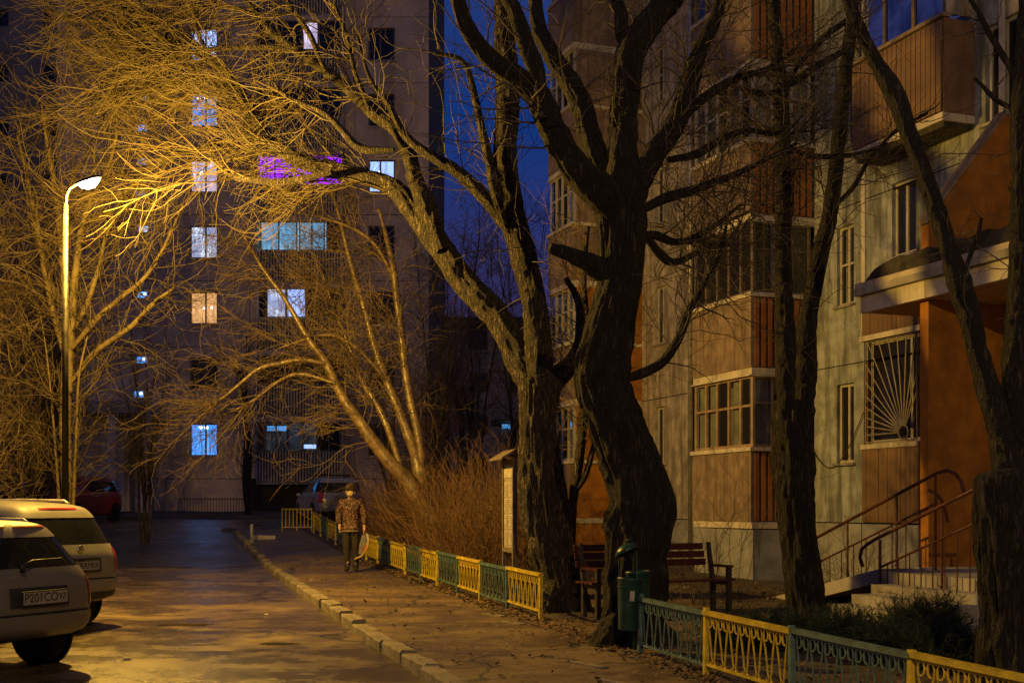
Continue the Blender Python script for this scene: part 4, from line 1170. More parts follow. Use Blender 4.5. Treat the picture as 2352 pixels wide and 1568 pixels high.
many_stems('dark_tree', 'black bare trunk with fine branches before the far corrugated balcony', P(573, 0, 46)[0], 46, 2, 8.0, .9, 900, 47, bark='bark_dark', twig='twig_dark', r=(.11, .16))
rows = [(1075, 36, 7, 10.5, 1.9, 'leafless tree in the gap beyond the notice board', 2300),
        (985, 33, 5, 6.0, 1.4, 'leafless tree rising behind the smooth golden stems', 1300),
        (1195, 40, 6, 10.5, 1.6, 'pale leafless tree against the blue sky left of the orange bay', 2000),
        (900, 38, 5, 6.5, 1.6, 'leafless tree beside the far silver car', 1200),
        (1010, 48, 7, 13.0, 2.4, 'leafless tree by the corner of the far block', 2200)]
for i, (x, Y, n, H, s, lb, tw_) in enumerate(rows):
    many_stems('leafless_tree', lb, P(x, 0, Y)[0], Y, n, H, s, tw_, 60 + i, twig='twig_brown', group='leafless trees beyond the fence', fine=1.25)

# ---- upright reddish shrubs behind the striped fence
def shrub(label, X, Y, n, H, seed, twig='twig_red', spread=.5, cat='shrub', name='shrub'):
    rng = np.random.default_rng(seed)
    z = float(g(Y)) + .06
    roots = np.zeros((n, 2, 4)); a = rng.uniform(0, 6.283, n); s = spread * np.sqrt(rng.random(n))
    roots[:, 0, 0] = np.cos(a) * s; roots[:, 0, 1] = np.sin(a) * s; roots[:, :, 3] = .01
    roots[:, 1] = roots[:, 0]; roots[:, 1, 0] += np.cos(a) * .04 * rng.random(n); roots[:, 1, 1] += np.sin(a) * .04; roots[:, 1, 2] = .1
    A = grow(rng, roots, n, (0, .1), (0, 32), (H * .45, H), 7, (0, 0, .5), .4, .42, (.005, .008), .003)
    B = grow(rng, A, n * 4, (.2, 1), (15, 60), (H * .12, H * .4), 6, (0, 0, .3), .5, .6, (.0035, .0055), .003)
    t = thing(name, label, cat, (X, Y, z), 0, 'reddish shrubs behind the striped fence' if twig == 'twig_red' else None)
    obj('branches', shoots_mesh('branches', [A, B]), twig, t)
    return t
for i, (x, Y, n, H, lb) in enumerate([(900, 26.6, 150, 2.2, 'reddish brown shrub of upright shoots right behind the walking person'),
                                      (950, 24.8, 170, 2.3, 'reddish brown shrub left of the leaning golden stem'),
                                      (1085, 21.3, 180, 2.5, 'reddish brown shrub just right of the leaning golden stem'),
                                      (1125, 19.9, 170, 2.3, 'reddish brown shrub beside the notice board'),
                                      (1025, 23.4, 160, 2.6, 'reddish brown shrub hidden behind the foot of the golden stems'),
                                      (1140, 22.5, 170, 2.8, 'reddish brown shrub deeper in, behind the notice board')]):
    Y = (5.95 if i < 4 else 7.3) / ((x - 1176) / FPX + SL)
    shrub(lb, P(x, 0, Y)[0], Y, int(n * 1.25), H, 70 + i, spread=.8)
for i, (x, Y, lb) in enumerate([(1660, 19.3, 'thin bare sapling growing against the balcony bay'), (1950, 17.6, 'thin dry stalks between the ramp and the plinth'),
                                (1590, 17.5, 'dry stalks behind the right end of the bench')]):
    shrub(lb, P(x, 0, Y)[0], Y, 14 if i else 6, 1.3 if i else 3.0, 80 + i, 'twig_dark', .3)

# ---- junipers behind the near fence
def juniper(label, X, Y, rx, h, n, seed):
    rng = np.random.default_rng(seed); z = float(g(Y)) + .05
    k = max(18, n // 40)
    roots = np.zeros((6, 2, 4)); roots[:, 1, 2] = .12; roots[:, :, 3] = .02
    roots[:, :, :2] = rng.normal(size=(6, 1, 2)) * .08
    A = grow(rng, roots, k, (0, 1), (35, 80), (rx * .6, rx * 1.15), 7, (0, 0, .3), .4, .4, (.008, .012), .004)
    A[:, :, 2] *= h / max(A[:, :, 2].max(), .01)
    B = grow(rng, A, n // 6, (.15, 1), (25, 60), (.12, .30), 5, (0, 0, .2), .4, .4, (.004, .006), .003)
    C = grow(rng, np.concatenate([B]), n * 2, (.05, 1), (25, 60), (.04, .095), 2, (0, 0, .2), .2, .2, (.004, .006), .0015)
    t = thing('juniper', label, 'shrub', (X, Y, z), 0, 'junipers behind the near fence')
    obj('branches', shoots_mesh('branches', [A, B]), 'juniper', t)
    obj('foliage', shoots_mesh('foliage', [C]), 'juniper', t)
for i, (x, Y, rx, h, lb) in enumerate([(2040, 12.0, .70, .40, 'dark spreading juniper below the foot of the ramp'), (2170, 11.3, .60, .42, 'dark juniper between the ramp and the broken tree'),
                                       (1930, 12.6, .5, .40, 'low dark juniper just right of the forked tree'), (2120, 13.6, .45, .50, 'dark juniper standing closest to the porch steps'),
                                       (1740, 12.8, .5, .35, 'low dark juniper behind the second fence panel')]):
    juniper(lb, P(x, 0, Y)[0], Y, rx, h, 5200, 90 + i)

# ---- leaf litter
rng = np.random.default_rng(4)
n = 12000
Yl = rng.uniform(6, 27, n); ql = np.where(rng.random(n) < .25, rng.normal(4.75, .12, n), rng.uniform(4.62, 10.5, n))
extra = rng.random(n) < .05; ql = np.where(extra, rng.uniform(2.7, 4.6, n), ql)
Xl = qx(ql, Yl); Zl = gz_fn(ql, Yl) + .012
pav = (ql < 4.75); Zl = np.where(pav, g(Yl) + .122, Zl)
pth = (Yl > 12.5) & (Yl < 15.1) & (ql < 6.9); Zl = np.where(pth, g(Yl) + .124 + 0 * Zl, Zl)
a = rng.uniform(0, 6.283, n); s = rng.uniform(.018, .042, n); tl = rng.normal(size=(n, 2)) * .35
V = np.zeros((n, 4, 3))
for k, (cx, cy) in enumerate(((-1, 0), (0, -.45), (1, 0), (0, .45))):
    dx = (cx * np.cos(a) - cy * np.sin(a)) * s; dy = (cx * np.sin(a) + cy * np.cos(a)) * s
    V[:, k, 0] = Xl + dx; V[:, k, 1] = Yl + dy; V[:, k, 2] = Zl + dx * tl[:, 0] + dy * tl[:, 1] + .006
F = np.arange(n * 4).reshape(n, 4)
tag(obj('fallen_leaves', fast_mesh('fallen_leaves', V.reshape(-1, 3), F), 'leaf'), 'dry brown leaves scattered along the fence and lawn', 'leaves', kind='stuff')
# ================================================================== STREET LAMP
LY = 17.2
lx, _, lz = P(205, 428, LY)
pxl = P(150, 440, LY)[0]
def street_lamp(label, X, Y, hx, ztop, power, color, rz=0):
    z0 = float(g(Y)) + .06
    t = thing('street_lamp', label, 'street lamp', (X, Y, z0), rz, 'street lamps along the parking side')
    hh = ztop - z0
    MB().tube([(0, 0, 0), (0, 0, 1.2)], .075, 12).tube([(0, 0, 1.2), (0, 0, hh - .25)], [.05, .036], 12).build('pole', 'lamp_pole', t, True)
    MB().tube([(0, 0, hh - .3), (.02, -.01, hh - .12), (.07, -.02, hh - .03), (hx - .15, -.04, hh + .03)], .022, 8).build('arm', 'lamp_pole', t, True)
    for nm, m, prof, sg in (('lamp_head', 'lamp_pole', ((-.20, .03, .03), (-.15, .05, .045), (-.04, .075, .06), (.09, .078, .06), (.15, .06, .045), (.18, .02, .02)), 1),
                            ('diffuser', 'lamp_glow', ((-.14, .03, .01), (-.09, .06, .07), (0, .075, .11), (.09, .073, .11), (.14, .05, .06), (.17, .02, .01)), -1)):
        b = MB()
        for i, (f, ry, rz_) in enumerate(prof):
            for k in range(12):
                th = math.pi * k / 11
                b.v.append((hx + f, -.05 + ry * math.cos(th), hh + .055 + sg * rz_ * math.sin(th) + f * .3))
            if i:
                for k in range(11): b.f.append(((i-1)*12+k, (i-1)*12+k+1, i*12+k+1, i*12+k))
        b.build(nm, m, t, True)
    ld = bpy.data.lights.new('lamp_light', 'POINT'); ld.energy = power; ld.color = color; ld.shadow_soft_size = .10
    lo = bpy.data.objects.new('lamp_light', ld); COL.objects.link(lo); lo.parent = t; lo.location = (hx + .02, -.07, hh - .24)
street_lamp('lit street lamp on a slim pole among the bare trees', pxl, LY, lx - pxl, lz, LAMP_POWER, LAMP_COLOR)
# the next lamp of the row stands behind the viewpoint; its light falls on the fronts of the fences, the porch and the facade
street_lamp('next street lamp of the row, behind the viewpoint', qx(-1.3, -6.5), -6.5, .6, 8.4, LAMP2_POWER, LAMP2_COLOR)

# ================================================================== STRIPED FENCES
def scroll_mesh(m, sgn, H):
    pts = []
    for a in np.linspace(-200, 20, 6): pts.append((.030 * math.cos(R(a)) + .052, .026 * math.sin(R(a)) + .035))
    pts = [(x, z) for x, z in pts]
    path = [(.018, .075), (.004, .05), (.012, .018), (.034, .012), (.048, .03)][::-1] + [(.030, .16), (.054, .27), (.077, H - .075)]
    for a in np.linspace(20, 290, 8): path.append((.040 + .038 * math.cos(R(a)), H - .055 + .048 * math.sin(R(a))))
    b = MB().tube([(sgn * x, 0, z) for x, z in path], .0075, 4, False)
    me = b.mesh('scroll_bar'); me.materials.append(M[m]); return me
FH = .43
SM = {(m, s): scroll_mesh(m, s, FH) for m in ('paint_yellow', 'paint_green') for s in (-1, 1)}
def pm_mesh(m, L):
    b = MB().box(.03, L - .03, -.015, .015, 0, .022).box(.0, L, -.028, .028, FH + .014, FH + .052)
    b.box(.03, L - .03, -.008, .008, FH - .005, FH + .013)
    me = b.mesh('panel'); me.materials.append(M[m]); return me
post_me = {}
for m in ('paint_yellow', 'paint_green'):
    me = MB().box(-.022, .022, -.022, .022, -.15, .612).mesh('post'); me.materials.append(M[m]); post_me[m] = me
def fence(label, ys, cols, group=None, n=7):
    y0 = ys[0]; x0 = qx(FENCE, y0)
    t = thing('fence', label, 'fence', (x0, y0, float(g(y0)) + .09), 0, group)
    pts = [Vector((qx(FENCE, y), y, float(g(y)) + .09)) for y in ys]
    org = Vector(t.location); rnd = random.Random(int(y0 * 10))
    for i in range(len(ys) - 1):
        a, c = pts[i], pts[i + 1]; d = c - a; L = d.length; m = cols[i]
        az = math.atan2(d.y, d.x); el_ = math.asin(d.z / L)
        p = bpy.data.objects.new('panel', pm_mesh(m, L)); COL.objects.link(p); p.parent = t
        p.location = a - org + Vector((0, 0, .11 + rnd.uniform(-.012, .012))); p.rotation_euler = (rnd.uniform(-.03, .03), -el_, az)
        p['label'] = ('yellow' if m == 'paint_yellow' else 'dull green') + ' scrollwork panel'
        u = (L - .10) / n
        for k in range(n):
            for s in (-1, 1):
                o = bpy.data.objects.new('scroll_bar', SM[(m, s)]); COL.objects.link(o); o.parent = p
                o.location = (.05 + u * (k + .5) + s * .012, 0, .012); o.scale = (u / .21, 1, 1)
    for i, p_ in enumerate(pts):
        m = cols[min(i, len(cols) - 1)]
        o = bpy.data.objects.new('post', post_me[m]); COL.objects.link(o); o.parent = t
        o.location = p_ - org; o.rotation_euler = (rnd.uniform(-.02, .02), rnd.uniform(-.02, .02), math.atan(SL))
Yc, Gc = 'paint_yellow', 'paint_green'
fence('near low fence of alternating green and yellow scrollwork panels by the litter bin', [12.1, 10.66, 9.22, 7.78, 6.34, 4.9], [Gc, Yc, Gc, Yc, Gc], 'striped low fences')
fence('middle low fence of alternating yellow and green panels behind the walking person', [15.2, 16.62, 18.0, 19.32, 20.72, 21.98, 23.36, 24.86, 26.2, 27.6], [Yc, Gc, Yc, Gc, Yc, Gc, Yc, Gc, Yc], 'striped low fences')
fence('farthest low fence of yellow and green panels before the far silver car', [30.8, 32.2, 33.7, 35.1, 36.6], [Gc, Yc, Gc, Yc], 'striped low fences', 5)

# pale barred railing across the side path
rl = thing('railing', 'low pale barred railing with a brace beside the far silver car', 'railing', P(648, 0, 37)[:2] + (float(g(37)) + .08,))
rx1 = P(716, 0, 37)[0] - P(648, 0, 37)[0]
b = MB().box(0, rx1, -.02, .02, .66, .70).box(0, rx1, -.02, .02, .12, .15); b.build('rail', 'paint_yellow', rl)
for i in range(9): MB().box(rx1 * i / 8 - .014, rx1 * i / 8 + .014, -.014, .014, 0 if i in (0, 4, 8) else .15, .72 if i in (0, 4, 8) else .66).build('bar', 'paint_yellow', rl)
MB().tube([(rx1 * .5, -.02, .62), (rx1, -.02, .35)], .012, 4).build('brace', 'paint_yellow', rl)
rl2 = thing('railing', 'thin dark railing at the foot of the far block', 'railing', P(410, 0, 46.5)[:2] + (float(g(46.5)) + .08,))
for i in range(25): MB().box(i * .11, i * .11 + .018, -.01, .01, 0, .62).build('bar', 'iron', rl2)
MB().box(0, 2.66, -.015, .015, .60, .64).box(0, 2.66, -.015, .015, .08, .11).build('rail', 'iron', rl2)
bo = P(578, 1240, 33)
bl = thing('bollard', 'short pale bollard post at the far end of the pavement', 'bollard', (bo[0], 33, float(g(33)) + .09))
MB().lathe([(.045, 0), (.045, .46), (.03, .5)], 10).build('post', 'stone_white', bl, True); MB().lathe([(.09, -.02), (.09, .03)], 10).build('base', 'concrete', bl)
st = P(606, 1221, 34)
sl = tag(MB().box(-.32, .32, -.12, .12, -.05, .09).build('stone_slab', 'stone_white', bevel=.02), 'pale flat stone slab lying by the bollard', 'slab')
sl.location = (st[0], 34, float(g(34)) + .12); sl.rotation_euler = (0, .03, .2)

# ================================================================== LITTER BIN
by = 12.25; bx = P(1452, 0, by)[0]; bz = float(g(by)) + .09
bn = thing('litter_bin', 'dark green metal litter bin with an open hood on a post by the fence end', 'litter bin', (bx, by, bz), R(8)); bn.scale = (.9, .9, 1)
def bucket(cx, cy, z, name, tilt):
    prof = [(.098, 0), (.102, .01), (.122, .30), (.136, .50), (.142, .505), (.142, .525), (.132, .525), (.118, .30), (.095, .03)]
    o = MB().lathe(prof, 24).build(name, 'bin_green', bn, True); o.location = (cx, cy, z); o.rotation_euler = (0, tilt, 0)
    rb_ = MB(); rb_.tube([(.137 * math.cos(R(a)), .137 * math.sin(R(a)), .43) for a in range(0, 361, 18)], .006, 5, False).build('hoop', 'bin_green', o)
    return o
bk = bucket(-.07, -.06, .24, 'bucket', .06)
MB().box(-.025, .025, -.15, -.135, .30, .40).build('sticker', 'paper', bk)
bucket(.115, .10, .30, 'bucket', -.05)
b = MB().tube([(.03, .03, -.05), (.03, .03, 1.02), (.02, .02, 1.10), (-.02, 0, 1.15), (-.06, -.03, 1.13)], .016, 8)
b.tube([(.06, .0, -.05), (.06, .0, .95)], .012, 6); b.build('post', 'bin_green', bn, True)
b = MB(); n = 18
prof = [(.005, .075), (.05, .07), (.095, .05), (.125, .02), (.138, -.012)]
for (r, z) in prof:
    for i in range(n): b.v.append((r * math.cos(2 * math.pi * i / n), r * math.sin(2 * math.pi * i / n), z))
for j in range(len(prof) - 1):
    for i in range(n): b.f.append((j*n+i, j*n+(i+1) % n, (j+1)*n+(i+1) % n, (j+1)*n+i))
b.f.append(tuple(range(n)))
hd = b.build('hood', 'bin_green', bn, True); so = hd.modifiers.new('s', 'SOLIDIFY'); so.thickness = .008
hd.location = (-.075, -.06, 1.02); hd.rotation_euler = (R(-14), R(-20), 0)
MB().tube([(-.16, -.06, .74), (-.17, -.06, 1.0)], .006, 5).tube([(.02, -.12, .74), (.02, -.12, 1.04)], .006, 5).build('hood_stay', 'bin_green', bn)
MB().box(-.11, .12, -.06, .08, -.03, .03).build('base_plate', 'kerb', bn)

# ================================================================== BENCH
b0 = Vector(P(1340, 0, 15.6)); b1 = Vector(P(1662, 0, 16.5)); bd = b1 - b0; BL = math.hypot(bd.x, bd.y)
be = thing('park_bench', 'dark red slatted park bench behind the gnarled willow', 'bench', (b0.x, b0.y, float(g(16)) + .10), math.atan2(bd.y, bd.x))
for i in range(3):
    z = .62 + i * .105; MB().box(.0, BL * .93, .20 + i * .035, .225 + i * .035, z, z + .088).build('back_slat', 'bench_wood', be, bevel=.006)
for i in range(4): MB().box(-.02, BL + .02, -.26 + i * .115, -.165 + i * .115, .425, .455).build('seat_slat', 'bench_wood', be, bevel=.006)
for x in (.06, BL - .10):
    MB().box(x, x + .06, -.25, -.19, -.05, .60).build('leg', 'iron', be); MB().box(x, x + .06, .12, .18, -.05, .423).build('leg', 'iron', be)
    MB().prism([(x + .005, .13, .42), (x + .005, .185, .42), (x + .005, .285, .93), (x + .005, .245, .93)], (.05, 0, 0)).build('back_stay', 'iron', be)
    MB().box(x - .01, x + .07, -.27, .20, .602, .635).build('armrest', 'bench_wood', be)
    MB().box(x + .003, x + .057, -.188, .118, .37, .42).build('seat_bearer', 'iron', be)

# ================================================================== NOTICE BOARD
nb0 = Vector((*P(1182, 0, 18.0)[:2], 0)); dvec = Vector((-SL, 1, 0)).normalized()
nb = thing('notice_board', 'wooden roofed notice board with paper notices behind the fence', 'notice board', (nb0.x, nb0.y, float(g(17)) + .09), math.atan2(dvec.y, dvec.x) + R(-3)); nb.scale = (.82, 1, .93)
for x in (0, .80): MB().box(x - .035, x + .035, -.035, .035, -.1, 2.30).build('post', 'wood_old', nb)
MB().box(.045, .755, -.03, .015, .85, 2.20).build('board', 'notice_board', nb)
MB().box(.036, .764, -.045, .03, .78, .845).build('frame_rail', 'wood_old', nb); MB().box(.036, .764, -.045, .03, 2.203, 2.27).build('frame_rail', 'wood_old', nb)
MB().box(.06, .74, .016, .022, 1.98, 2.17).build('header', 'paper', nb)
rn = random.Random(3)
for i in range(2):
    for j in range(4):
        x0_, z0_ = .09 + i * .34, .90 + j * .26
        pp = MB().box(x0_, x0_ + .28, .016, .021, z0_, z0_ + .23).build('notice', 'paper', nb)
        q = MB()
        for k in range(7): q.box(x0_ + .02, x0_ + .12 + rn.random() * .14, .0212, .0222, z0_ + .02 + k * .028, z0_ + .034 + k * .028)
        q.build('print', 'paper_print', pp)
MB().prism([(-.10, .22, 2.29), (-.10, 0, 2.43), (-.10, -.22, 2.29), (-.10, -.22, 2.26), (-.10, 0, 2.395), (-.10, .22, 2.26)], (1.0, 0, 0)).build('roof', 'wood_old', nb)

# ================================================================== CARS
def text_mesh(s, size, m):
    cu = bpy.data.curves.new('plate_text', 'FONT'); cu.body = s; cu.size = size; cu.align_x = 'CENTER'; cu.align_y = 'CENTER'; cu.extrude = .0008
    o = bpy.data.objects.new('tmp', cu); COL.objects.link(o)
    bpy.context.view_layer.update()
    me = bpy.data.meshes.new_from_object(o.evaluated_get(bpy.context.evaluated_depsgraph_get()))
    bpy.data.objects.remove(o); me.materials.clear(); me.materials.append(M[m]); return me

def car(name, label, loc, heading, paint, st, rearx, frontx, glass_side, wind, W, wheel, axles, kind='wagon', plate=None, rails=False, dims=None, rearglass=(4, 6)):
    """local x runs from the rear (0) to the nose, y to the left, z up"""
    t = thing(name, label, 'car', loc, math.pi / 2 + heading)
    rows = []
    for i, (x, zb, zbelt, zr, w, wt) in enumerate(st):
        lv = [(w * .84, zb), (w * .97, zb + .07), (w, zb + (zbelt - zb) * .45), (w * .99, zbelt - .10), (w * .955, zbelt), (wt, zr - .07 if zr - zbelt > .15 else zbelt + (zr - zbelt) * .6), (wt - .10, zr)]
        xs = [x] * 7
        if i == 0: xs = [x + d for d in rearx]
        if i == len(st) - 1: xs = [x - d for d in frontx]
        ring = [(xs[j], lv[j][0], lv[j][1]) for j in range(7)]
        top = [(xs[6] - (.03 if i == 0 else 0), (wt - .10) * f, zr + .025 * (1 - abs(f) * 1.0)) for f in (.5, 0, -.5)]
        rows.append(ring + top + [(a, -b_, c) for a, b_, c in ring[::-1]])
    V = [p for r_ in rows for p in r_]; N = 17; F = []; mi = []
    K = len(st)
    for i in range(K - 1):
        for j in range(N - 1):
            F.append((i*N+j, i*N+j+1, (i+1)*N+j+1, (i+1)*N+j))
            jj = j if j < 8 else N - 2 - j
            m_ = 0
            if jj == 4 and i in glass_side: m_ = 1
            if jj in (6, 7) and i in wind: m_ = 2
            mi.append(m_)
        F.append((i*N, (i+1)*N, (i+1)*N+N-1, i*N+N-1)); mi.append(4)
    for e, base in ((0, 0), (1, (K-1)*N)):
        L_ = len(V); grid = []
        for j in range(7):
            a = np.array(V[base + j]); c = np.array(V[base + N - 1 - j]); row = [base + j]
            if j < 6:
                for f in (.25, .5, .75):
                    p = a * (1 - f) + c * f; p[0] += (-1 if e == 0 else 1) * .05 * (1 - abs(2*f-1))
                    V.append(tuple(p)); row.append(len(V) - 1)
            else: row += [base + 7, base + 8, base + 9]
            row.append(base + N - 1 - j); grid.append(row)
        for j in range(6):
            for c in range(4):
                q = (grid[j][c], grid[j][c+1], grid[j+1][c+1], grid[j+1][c])
                F.append(q if e == 0 else q[::-1]); mi.append(3 if (e == 0 and j == 4 and kind == 'wagon') else 0)
    me = bpy.data.meshes.new('body'); me.from_pydata(V, [], F); me.update()
    me.polygons.foreach_set('material_index', mi)
    tmp = bpy.data.objects.new('tmp', me); COL.objects.link(tmp)
    s = tmp.modifiers.new('s', 'SUBSURF'); s.levels = 2; s.render_levels = 2
    bpy.context.view_layer.update()
    ev = bpy.data.meshes.new_from_object(tmp.evaluated_get(bpy.context.evaluated_depsgraph_get()))
    bpy.data.objects.remove(tmp)
    bm = bmesh.new(); bm.from_mesh(ev); bmesh.ops.recalc_face_normals(bm, faces=bm.faces); bm.to_mesh(ev); tree_ = BVHTree.FromBMesh(bm); bm.free()
    co = np.zeros(len(ev.vertices) * 3, np.float32); ev.vertices.foreach_get('co', co); co = co.reshape(-1, 3)
    no = np.zeros(len(ev.vertices) * 3, np.float32); ev.vertices.foreach_get('normal', no); no = no.reshape(-1, 3)
    q = np.array([list(p.vertices) for p in ev.polygons]); im = np.array([p.material_index for p in ev.polygons])
    for idx, (nm, mt, off) in enumerate((('body', paint, 0), ('side_window', 'car_glass', -.006), ('windscreen', 'car_glass', -.006), ('rear_window', 'car_glass', -.008), ('underside', 'black_plastic', 0))):
        sel = q[im == idx]
        if not len(sel): continue
        parts = [sel]
        if nm == 'side_window':
            cy = co[sel].mean(1)[:, 1]; parts = [sel[cy > 0], sel[cy < 0]]
        for s_ in parts:
            u = np.unique(s_); mp = -np.ones(len(co), int); mp[u] = np.arange(len(u))
            obj(nm, fast_mesh(nm, co[u] + no[u] * off, mp[s_], True), mt, t)
    def patch(nm, m, yz, side='rear', off=.012, n=(7, 5), parent=None, thick=.03):
        (y0, y1), (z0, z1) = yz; b = MB(); ok = True
        for i in range(n[0]):
            for j in range(n[1]):
                a = y0 + (y1 - y0) * i / (n[0] - 1); c = z0 + (z1 - z0) * j / (n[1] - 1)
                if side == 'rear': h = tree_.ray_cast(Vector((-2, a, c)), Vector((1, 0, 0))); v = Vector((-1, 0, 0))
                elif side == 'front': h = tree_.ray_cast(Vector((9, a, c)), Vector((-1, 0, 0))); v = Vector((1, 0, 0))
                else:
                    sg = 1 if side == 'left' else -1
                    h = tree_.ray_cast(Vector((a, sg * 3, c)), Vector((0, -sg, 0))); v = Vector((0, sg, 0))
                p = h[0] if h[0] is not None else Vector((0, a, c))
                e = 0 if 0 < i < n[0]-1 and 0 < j < n[1]-1 else -.010
                b.v.append(tuple(p + v * (off + e)))
        for i in range(n[0]-1):
            for j in range(n[1]-1): k = i*n[1]+j; b.f.append((k, k+1, k+n[1]+1, k+n[1]))
        return b.build(nm, m, parent or t, True)
    r = wheel
    for ax in axles:
        for sg in (1, -1):
            w = MB(); w.lathe([(r*.62, -.10), (r*.93, -.10), (r, -.075), (r, .075), (r*.93, .10), (r*.62, .10)], 28)
            o = w.build('wheel', 'rubber', t, True); o.location = (ax, sg * (W - .12), r); o.rotation_euler = (R(90), 0, 0)
            rm = MB().lathe([(r*.62, -.085), (r*.60, .088), (r*.5, .075), (.05, .095), (.01, .095)], 20); ro = rm.build('rim', 'rim', o, True)
            if sg > 0: ro.rotation_euler = (math.pi, 0, 0)
            ar = MB().lathe([(r*1.16, -.01), (r*1.16, .012), (r*.9, .012), (r*.9, -.01)], 28)
            o2 = ar.build('wheel_arch', 'black_plastic', t); o2.location = (ax, sg * (W - .012), r + .02); o2.rotation_euler = (R(90), 0, 0)
    d = dims or {}
    if 'bumper' in d: patch('bumper', d.get('bm', paint), ((-W*.93, W*.93), d['bumper']), 'rear', .035, (15, 5))
    if 'lower' in d: patch('bumper_skirt', 'black_plastic', ((-W*.90, W*.90), d['lower']), 'rear', .045, (15, 4))
    for (ya, yb, za, zb_, m) in d.get('lights', ()):
        patch('tail_light', m, ((ya, yb), (za, zb_)), 'rear', .018, (6, 7)); patch('tail_light', m, ((-yb, -ya), (za, zb_)), 'rear', .018, (6, 7))
    for (ya, yb, za, zb_) in d.get('head', ()):
        patch('headlight', 'lens_clear', ((ya, yb), (za, zb_)), 'front', .02, (6, 6)); patch('headlight', 'lens_clear', ((-yb, -ya), (za, zb_)), 'front', .02, (6, 6))
    for (ya, yb, za, zb_, m, nm, sd) in d.get('trim', ()):
        patch(nm, m, ((ya, yb), (za, zb_)), sd, .02, (9, 4))
    if plate:
        sd, z, txt, reg = plate
        h = tree_.ray_cast(Vector((-2 if sd == 'rear' else 9, 0, z)), Vector((1 if sd == 'rear' else -1, 0, 0)))[0]
        sgn = -1 if sd == 'rear' else 1
        pl = MB().box(-.27, .27, -.012, .0, -.066, .066).build('plate_frame', 'black_plastic', t)
        pl.location = (h.x + sgn * .055, 0, z); pl.rotation_euler = (0, 0, -math.pi/2 if sd == 'rear' else math.pi/2)
        MB().box(-.258, .258, -.0165, -.0125, -.055, .055).build('number_plate', 'plate_white', pl)
        for (s_, x, sz) in ((txt, -.055, .112), (reg, .19, .085)):
            o = obj('plate_text', text_mesh(s_, sz, 'plate_text'), None, pl); o.location = (x, -.0178, 0); o.rotation_euler = (R(90), 0, 0)
        MB().box(.125, .129, -.0175, -.0168, -.05, .05).build('plate_line', 'plate_text', pl)
    if rails:
        for sg in (1, -1):
            MB().tube([(.75, sg*rails[0], rails[1]-.06), (.85, sg*rails[0], rails[1]), (1.6, sg*rails[0], rails[1]+.015), (2.5, sg*rails[0], rails[1]), (2.6, sg*rails[0], rails[1]-.06)], .018, 6).build('roof_rail', 'galv' if len(rails) < 3 else rails[2], t, True)
    for sg in (1, -1):
        x = d.get('mirror', 2.9); zm = d.get('mz', 1.0)
        MB().ball((x, sg * (W + .07), zm), (.06, .10, .07), 10, 6).build('mirror', paint, t, True)
    for sd in ('left', 'right'):
        for x in d.get('seams', ()): patch('door_seam', 'black_plastic', ((x, x + .008), (.35, .92)), sd, .004, (2, 6))
    t['_h'] = 0; del t['_h']
    return t, patch

HD = R(64)
# nearest silver wagon, rear towards the street
st1 = [(0, .36, .96, 1.40, .80, .60), (.58, .26, .97, 1.425, .835, .635), (1.1, .22, .96, 1.44, .845, .645), (1.9, .21, .95, 1.445, .85, .645), (2.55, .21, .94, 1.41, .85, .63),
       (3.25, .21, .93, .97, .85, .66), (3.9, .24, .86, .89, .83, .64), (4.22, .30, .72, .76, .76, .56)]
c1, p1 = car('parked_wagon', 'grimy silver wagon cut by the left edge, its rear number plate facing the street', (P(88, 0, 11.25)[0], 11.25, float(g(11.5))), HD, 'car_silver', st1,
    [.10, .03, .0, .02, .10, .40, .48], [.0, .0, .0, .02, .05, .08, .10], (0, 1, 2, 3), (4,), .845, .30, (.78, 3.35),
    plate=('rear', .74, 'P201CO', '97'), rails=(.60, 1.44, 'galv'),
    dims=dict(bumper=(.33, .58), bm='car_silver', lower=(.27, .335), lights=((.66, .80, .62, .92, 'lens_red'),),
              trim=((-.34, .34, .655, .835, 'black_plastic', 'plate_recess', 'rear'), (-.50, -.08, 1.372, 1.398, 'lens_orange', 'brake_light', 'rear'), (.02, .55, 1.372, 1.398, 'lens_orange', 'brake_light', 'rear'),
                    (-.80, .80, .585, .60, 'black_plastic', 'seam', 'rear'), (.62, .78, .40, .44, 'black_plastic', 'vent', 'rear')), seams=(1.35, 2.35)))
b = MB().tube([(-.02, .20, .985), (-.035, .22, 1.03), (.015, .05, 1.075), (.02, -.30, 1.085)], [.028, .022, .012, .008], 8); b.build('wiper', 'black_plastic', c1, True)
MB().tube([(2.2, 0, 1.45), (2.0, 0, 1.85)], .004, 5).build('antenna', 'black_plastic', c1)
